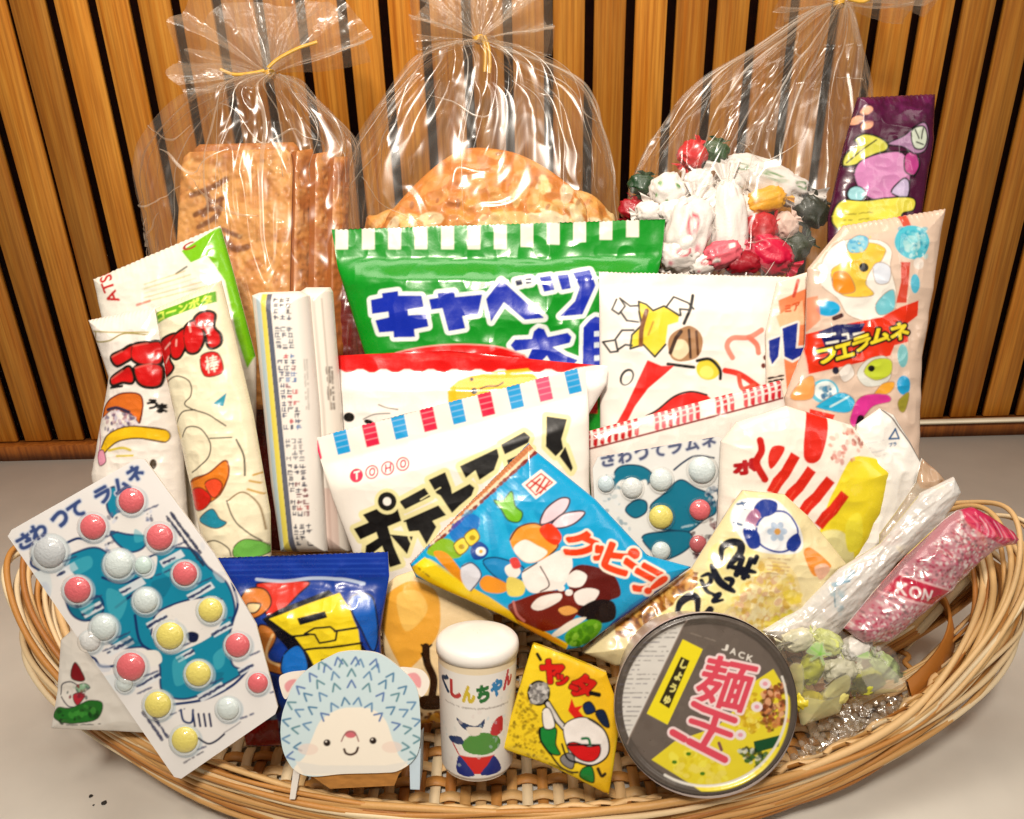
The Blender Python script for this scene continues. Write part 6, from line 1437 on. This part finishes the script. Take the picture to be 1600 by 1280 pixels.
    rf.make('ruffle', MAT['ruffle'], root)
    tk = Acc()
    rk = 6.5 * d / FPX
    ring = fc.loc([k])[0]
    t = np.linspace(0, 2 * math.pi, 40)
    for q_ in range(3):
        tk.add(tube(fc.world(np.stack([ring[0] + rk * 1.15 * np.cos(t), ring[1] + 0.0012 * (q_ - 1) + 0.0006 * np.sin(t * 2)], 1), rk * 1.15 * np.sin(t)), 0.0009, 8))
    for tail in tie:
        tk.add(flat_strip(fc.world(fc.loc(cat_rom(tail, 6)), 0.009), 0.0024, 0.0005, fc.n))
    tk.make('tie', gold_m, root)
    return root, fc
bag('gathered clear bag of square brown crackers tied with gold at the left', (421, 116),
    [(126, 392, 452), (140, 350, 474), (165, 300, 495), (200, 262, 535), (235, 236, 556), (262, 229, 552), (300, 227, 553), (394, 236, 556), (560, 262, 556), (860, 300, 540)], 0.622,
    [(PI * 1.14, 128), (PI * 1.05, 136), (PI * 0.93, 142), (PI * 0.8, 150), (PI * 0.6, 150), (PI * 0.45, 150), (PI * 0.3, 165), (PI * 0.15, 172), (PI * 0.06, 168)], [[(419, 118), (400, 122), (372, 124), (350, 116)], [(424, 114), (440, 100), (470, 84), (500, 74)]], 3)
bag('gathered clear bag over a mound of nutty round crackers, gold tie hanging down', (748, 62),
    [(72, 722, 776), (80, 690, 790), (100, 655, 845), (122, 632, 893), (155, 604, 921), (200, 572, 938), (232, 552, 948), (270, 541, 956), (312, 537, 962), (420, 545, 966), (600, 560, 960), (860, 590, 940)], 0.628,
    [(PI * 1.04, 104), (PI * 0.94, 112), (PI * 0.85, 116), (PI * 0.65, 130), (PI * 0.5, 130), (PI * 0.35, 130), (PI * 0.2, 128), (PI * 0.05, 122), (-PI * 0.05, 118)], [[(753, 64), (758, 80), (759, 100), (758, 120)], [(757, 64), (764, 82), (766, 104), (765, 122)]], 17)
bag('gathered clear bag of colourful wrapped candies leaning to the purple stick', (1311, 6),
    [(14, 1284, 1326), (28, 1258, 1330), (45, 1232, 1333), (89, 1170, 1340), (131, 1101, 1350), (186, 1046, 1356), (240, 1006, 1358), (285, 989, 1358), (327, 982, 1356), (420, 985, 1350), (600, 1010, 1340), (860, 1040, 1330)], 0.616,
    [(PI * 1.10, 96), (PI * 1.0, 100), (PI * 0.9, 100), (PI * 0.7, 90), (PI * 0.5, 90), (PI * 0.3, 100), (PI * 0.15, 120), (PI * 0.0, 132), (-PI * 0.05, 130)], [[(1318, 8), (1340, 12), (1356, 4)]], 29)

# ---- square brown crackers
MAT['bake'] = print_mat('baked_cracker', 0.5, 0.15, 0.4, 0.5, 260)
def art_senbei(mark, seed):
    def f(c):
        c.specks([(230, 200), (580, 200), (580, 460), (230, 460)], ['#d8924a', '#c47a34', '#e6ac66', '#b86c2a', '#dc9c58'], 200, 10, seed, 1.6, .55)
        if mark:
            for P, w in ((((272, 818), (340, 790), (410, 750)), 9), (((330, 800), (345, 850), (320, 900)), 8), (((345, 850), (400, 830)), 7), (((285, 900), (330, 880), (390, 870)), 8), (((390, 830), (380, 900), (300, 950)), 8), (((410, 1000), (450, 1040), (500, 1030)), 10), (((400, 960), (470, 990)), 7)):
                c.stroke(A2(*P), w, '#7a4216', alpha=.85)
        c.specks([(230, 200), (580, 200), (580, 460), (230, 460)], ['#a05c20', '#f4d09a', '#8a4a18'], 420, 1.5, seed + 1, 1.2, .7)
    return f
def senbei(label, pts, d, tilt, mark=False, seed=1, bg='#d68c40'):
    packet('square_cracker', label, 'cracker', pts, d, art_senbei(mark, seed), bg, tilt=tilt, thick=0.006, puff=0.0022, pw=0.006, mat='bake', seed=seed, back='#b87030', group='square crackers in the left bag',
           height=lambda u, v, dist, fc: 0.0026 * (vn(u * 60, v * 60, seed) - .5) * sm(dist, 0, .006) + 0.0013 * (vn(u * 300, v * 300, seed + 2) - .5) * sm(dist, 0, .002), front='cracker_face', q=0.6)
rr_ = lambda P: cat_rom(P, 3, True)
def rq(a, b, c, d, r=0.07):        # rounded quadrilateral
    Q_ = [np.array(p, float) for p in (a, b, c, d)]; out = []
    for i in range(4):
        p, n, pv = Q_[i], Q_[(i + 1) % 4], Q_[i - 1]
        out += [tuple(p + (pv - p) * r), tuple(p + ((pv - p) + (n - p)) * r * .28), tuple(p + (n - p) * r)]
    return out
senbei('brown square cracker with a dark branded mark, in front of the bag', rq((284, 238), (458, 232), (448, 640), (262, 640)), 0.614, (-.10, 0.0), True, 2, '#e8ac64')
senbei('brown square cracker second from the branded one, seen edge-on', rq((462, 236), (490, 232), (488, 640), (456, 640)), 0.618, (1.5, 0), False, 3, '#c47c34')
senbei('brown square cracker third from the branded one, seen edge-on', rq((493, 240), (520, 236), (516, 640), (488, 640)), 0.622, (1.4, 0), False, 4, '#cc8640')
senbei('brown square cracker last of the edge-on row, against the bag side', rq((521, 246), (546, 244), (540, 640), (514, 640)), 0.625, (1.3, 0), False, 5, '#b86e2c')
senbei('brown square cracker hidden behind the branded one, top edge showing', rq((300, 226), (470, 222), (470, 640), (300, 640)), 0.636, (0.1, 0.05), False, 6, '#c07830')

# ---- nutty round crackers
def nut_art(seed, ol):
    def f(c):
        lo, hi = np.min(ol, 0), np.max(ol, 0); box_ = [(lo[0], lo[1]), (hi[0], lo[1]), (hi[0], hi[1]), (lo[0], hi[1])]
        c.specks(box_, ['#d88a34', '#e6a04c', '#cc7a28', '#efb870'], 220, 11, seed, 1.8, .55)
        c.specks(box_, ['#eab25c', '#f0c47c', '#e0983c'], 120, 6.0, seed + 1, 1.9, .6)
        lo2 = lo + (hi - lo) * [0, .22]; b2 = [(lo[0], lo2[1] + 40), (lo[0] + (hi[0] - lo[0]) * .55, lo2[1] + 20), (hi[0], lo2[1] - 50), (hi[0], hi[1]), (lo[0], hi[1])]
        c.specks(b2, ['#f2d28c', '#f6deb0', '#ecc070', '#fae8c4', '#f4d8a0'], 200, 7.5, seed + 4, 2.0, .95)
        c.specks(box_, ['#a85c1c', '#8a4614', '#b86a24'], 90, 2.6, seed + 2, 2.0, .6)
    return f
def nut(label, ol, d, tilt, seed):
    packet('nut_cracker', label, 'cracker', cat_rom(ol, 4, True), d, nut_art(seed, ol), '#d88a38', tilt=tilt, thick=0.010, puff=0.014, pw=0.05, mat='bake', seed=seed, group='nutty round crackers in the middle bag', back='#b8742c',
           height=lambda u, v, dist, fc: sm(dist, 0, .006) * (0.0045 * (ridged(u * 55, v * 55, seed, 2) - .6) + 0.0035 * (vn(u * 150, v * 150, seed + 3) - .5)), front='cracker_face')
nut('nutty round cracker, the big one heaped in the middle of its bag', [(600, 352), (622, 318), (662, 276), (700, 246), (735, 232), (790, 236), (830, 250), (872, 276), (905, 306), (918, 350), (900, 520), (780, 590), (640, 540), (596, 430)], 0.612, (0, .12), 5)
nut('nutty round cracker at the bag\'s right shoulder beside the big one', [(860, 300), (890, 296), (925, 305), (950, 330), (962, 356), (955, 520), (880, 560), (840, 430)], 0.622, (.15, .1), 6)
nut('nutty round cracker low at the bag\'s other shoulder', [(570, 356), (590, 336), (620, 326), (660, 340), (690, 420), (640, 560), (575, 520)], 0.6225, (-.15, .1), 7)

# ---- wrapped candies
MAT['wrap'] = print_mat('candy_wrapper', 0.42, 0.1, 0.4, 0.35, 600)
def candy(label, px, rx, ry, ang, col, d, seed, marks=None, ends=True, group='wrapped candies in the right bag'):
    fc = Face(px, d); o = fc.loc([px])[0]; m = d / FPX
    nu, nv = 56, 30; r = np.random.default_rng(seed)
    u = np.linspace(0, 2 * PI, nu, endpoint=False); v = np.linspace(0, PI, nv); Uu, Vv = np.meshgrid(u, v)
    sx = np.sign(np.cos(Vv)) * np.abs(np.cos(Vv)) ** 0.75; sr = np.sin(Vv) ** 0.7
    n = 1 + 0.26 * (ridged(Uu * 1.6, Vv * 2.4, seed, 2) - .6) + 0.12 * (vn(Uu * 3, Vv * 4, seed) - .5)
    x = rx * m * sx * n; y = ry * m * sr * np.cos(Uu) * n; z = min(rx, ry) * 0.85 * m * sr * np.sin(Uu) * n
    ca, sa = math.cos(ang), math.sin(ang)
    X = o[0] + x * ca - y * sa; Y = o[1] + x * sa + y * ca
    V = fc.world(np.stack([X.ravel(), Y.ravel()], 1), z.ravel())
    i = np.arange(nv - 1)[:, None]; j = np.arange(nu)[None]
    F_ = np.stack([i * nu + j, i * nu + (j + 1) % nu, (i + 1) * nu + (j + 1) % nu, (i + 1) * nu + j], -1).reshape(-1, 4)
    c = np.ones((len(V), 4)); c[:, :3] = lin(col)
    if marks:
        for (mu, mv, mr, mc) in marks:
            d2 = np.hypot(((Uu - mu + PI) % (2 * PI) - PI) * sr, (Vv - mv)); w = np.clip((mr - d2) * 14 + .5, 0, 1).ravel()[:, None]
            c[:, :3] = c[:, :3] * (1 - w) + lin(mc) * w
    root = thing('wrapped_candy', fc.world(o[None])[0], label, 'candy', group)
    mesh_obj('wrapped_body', V, F_, MAT['wrap'], root, c)
    if ends:
        for sg in (-1, 1):
            t = np.linspace(-1, 1, 24); q = np.linspace(0, 1, 8); T_, Q_ = np.meshgrid(t, q)
            xx = sg * (rx * 0.92 + Q_ * rx * 0.55) * m; yy = T_ * ry * (0.12 + 0.75 * Q_) * m; zz = 0.16 * ry * m * np.sin(T_ * 9 + seed) * Q_
            Vt = fc.world(np.stack([(o[0] + xx * ca - yy * sa).ravel(), (o[1] + xx * sa + yy * ca).ravel()], 1), zz.ravel())
            i = np.arange(7)[:, None]; j = np.arange(23)[None]; Ft = np.stack([i * 24 + j, i * 24 + j + 1, (i + 1) * 24 + j + 1, (i + 1) * 24 + j], -1).reshape(-1, 4)
            ce = np.ones((len(Vt), 4)); ce[:, :3] = lin(col); mesh_obj('wrapper_end', Vt, Ft, MAT['wrap'], root, ce)
WC = '#f3ece6'
gm = [(1.57, 1.2, .16, '#6a9a5a'), (1.0, 1.8, .14, '#7aa86a'), (2.1, 2.0, .14, '#6a9a5a'), (1.4, 2.4, .12, '#6a9a5a')]
rm = [(1.57, 1.5, .26, '#d85a6a'), (1.57, 1.5, .15, '#f3ece6'), (2.2, 2.1, .15, '#e8a0a8'), (.9, .9, .14, '#d87a84')]
for args in [
    ('white wrapped candy at the upper edge of its heap, plain', (1044, 302), 27, 30, 0.5, WC, .600, 1, gm), ('white round wrapped candy in the middle of the heap', (1092, 288), 24, 22, 0.2, WC, .601, 2, None),
    ('tall white wrapped candy standing in the heap\'s middle', (1139, 352), 66, 27, 1.62, WC, .592, 3, None), ('white wrapped candy printed with a pink ring', (1076, 360), 50, 34, 1.3, WC, .590, 4, rm),
    ('white wrapped candy lying low beside the pink-ringed one', (1062, 398), 30, 26, 0.1, WC, .589, 14, rm), ('white flat wrapped candy dotted with green rings', (1196, 282), 66, 30, -0.38, WC, .606, 5, [(1.3, .8, .2, '#5a8a4a'), (1.3, .8, .11, '#f3ece6'), (1.5, 1.5, .2, '#6a9a5a'), (1.5, 1.5, .12, '#f3ece6'), (1.6, 2.2, .2, '#5a8a4a'), (1.6, 2.2, .12, '#f3ece6')]),
    ('orange-yellow wrapped candy beneath the green-dotted one', (1196, 314), 30, 20, 0.3, '#f2b41e', .597, 6, None), ('round red wrapped candy over the crimson one', (1188, 358), 24, 24, 0.4, '#c8142a', .596, 7, None),
    ('large crimson wrapped candy lowest in the heap', (1203, 398), 34, 28, -0.6, '#d8154a', .594, 8, None), ('small scarlet wrapped candy at the top of the heap', (1082, 243), 20, 22, 0.9, '#d8202a', .607, 9, None),
    ('leaf green wrapped candy at the top beside the scarlet one', (1117, 238), 16, 22, 1.3, '#2e5a2a', .609, 10, None), ('dark green wrapped candy against the bag\'s left wall', (1006, 290), 15, 24, 1.4, '#1e4a26', .607, 11, None),
    ('dark red wrapped candy low against the green packet', (990, 330), 15, 24, 1.2, '#b0142a', .606, 12, None), ('small white wrapped candy tucked over the green packet', (1014, 332), 20, 17, 0.2, WC, .598, 13, None),
    ('black-green wrapped candy beside the purple stick', (1268, 330), 20, 28, 0.9, '#22301c', .606, 15, None), ('olive green wrapped candy low at the right of the crimson one', (1240, 388), 24, 24, 0.5, '#2c3c1c', .604, 16, None),
    ('rose-printed white wrapped candy next to the round red one', (1128, 398), 30, 22, 0.3, '#e8707e', .586, 17, [(1.2, 1.2, .2, WC), (2, 2, .2, WC)]), ('pale pink wrapped candy between red and olive ones', (1226, 352), 18, 20, 0.7, '#eed2c4', .600, 18, None),
    ('white twisted candy between the round one and the pink-ringed one', (1108, 322), 26, 22, 0.8, WC, .596, 21, gm), ('white candy wedged under the upper-edge one', (1052, 332), 24, 20, 0.3, WC, .596, 22, None),
    ('white candy peeping over the tall one beside the green-dotted wrapper', (1150, 284), 22, 20, 1.1, WC, .604, 23, gm), ('white candy at the tall one\'s side above the round red one', (1168, 326), 18, 24, 1.4, WC, .600, 24, None), ('white candy at the heap\'s foot next to the rose one', (1098, 412), 22, 18, 0.4, WC, .588, 25, rm),
    ('deep red wrapped candy at the heap\'s foot', (1160, 412), 26, 18, 0.0, '#a8122a', .588, 19, None)]:
    candy(*args)

# ---- pale sweets inside the lime-printed clear packet
for n_, (lb, px, rx, ry, an, cl) in enumerate([
    ('cream twist sweet in the lime-printed packet, nearest the cup lid', (1246, 1000), 20, 14, .3, '#f4f0d0'), ('lime twist sweet at the top of the lime-printed packet', (1292, 1004), 20, 15, -.4, '#dfe68a'),
    ('white twist sweet under the sugar-star packet\'s end', (1338, 1010), 20, 15, .6, '#f6f2ea'), ('pale green twist sweet at the tip of the lime-printed packet', (1382, 1040), 19, 14, -.7, '#d2e69a'),
    ('bright lime twist sweet mid-packet beside the cup rim', (1266, 1046), 20, 15, 1.0, '#d8dc3c'), ('ivory twist sweet in the middle of the lime-printed packet', (1312, 1048), 21, 16, .1, '#f2eed2'),
    ('yellow-green twist sweet right of the ivory one', (1358, 1064), 20, 15, .5, '#e2e458'), ('deep yellow twist sweet low beside the cup rim', (1262, 1096), 20, 15, -.2, '#e8d83a'), ('buttery twist sweet low in the lime-printed packet', (1304, 1088), 19, 14, .7, '#efe690')]):
    candy(lb, px, rx * 1.15, ry * 1.2, an, cl, 0.4535, 40 + n_, None, True, 'pale sweets in the lime-printed packet')
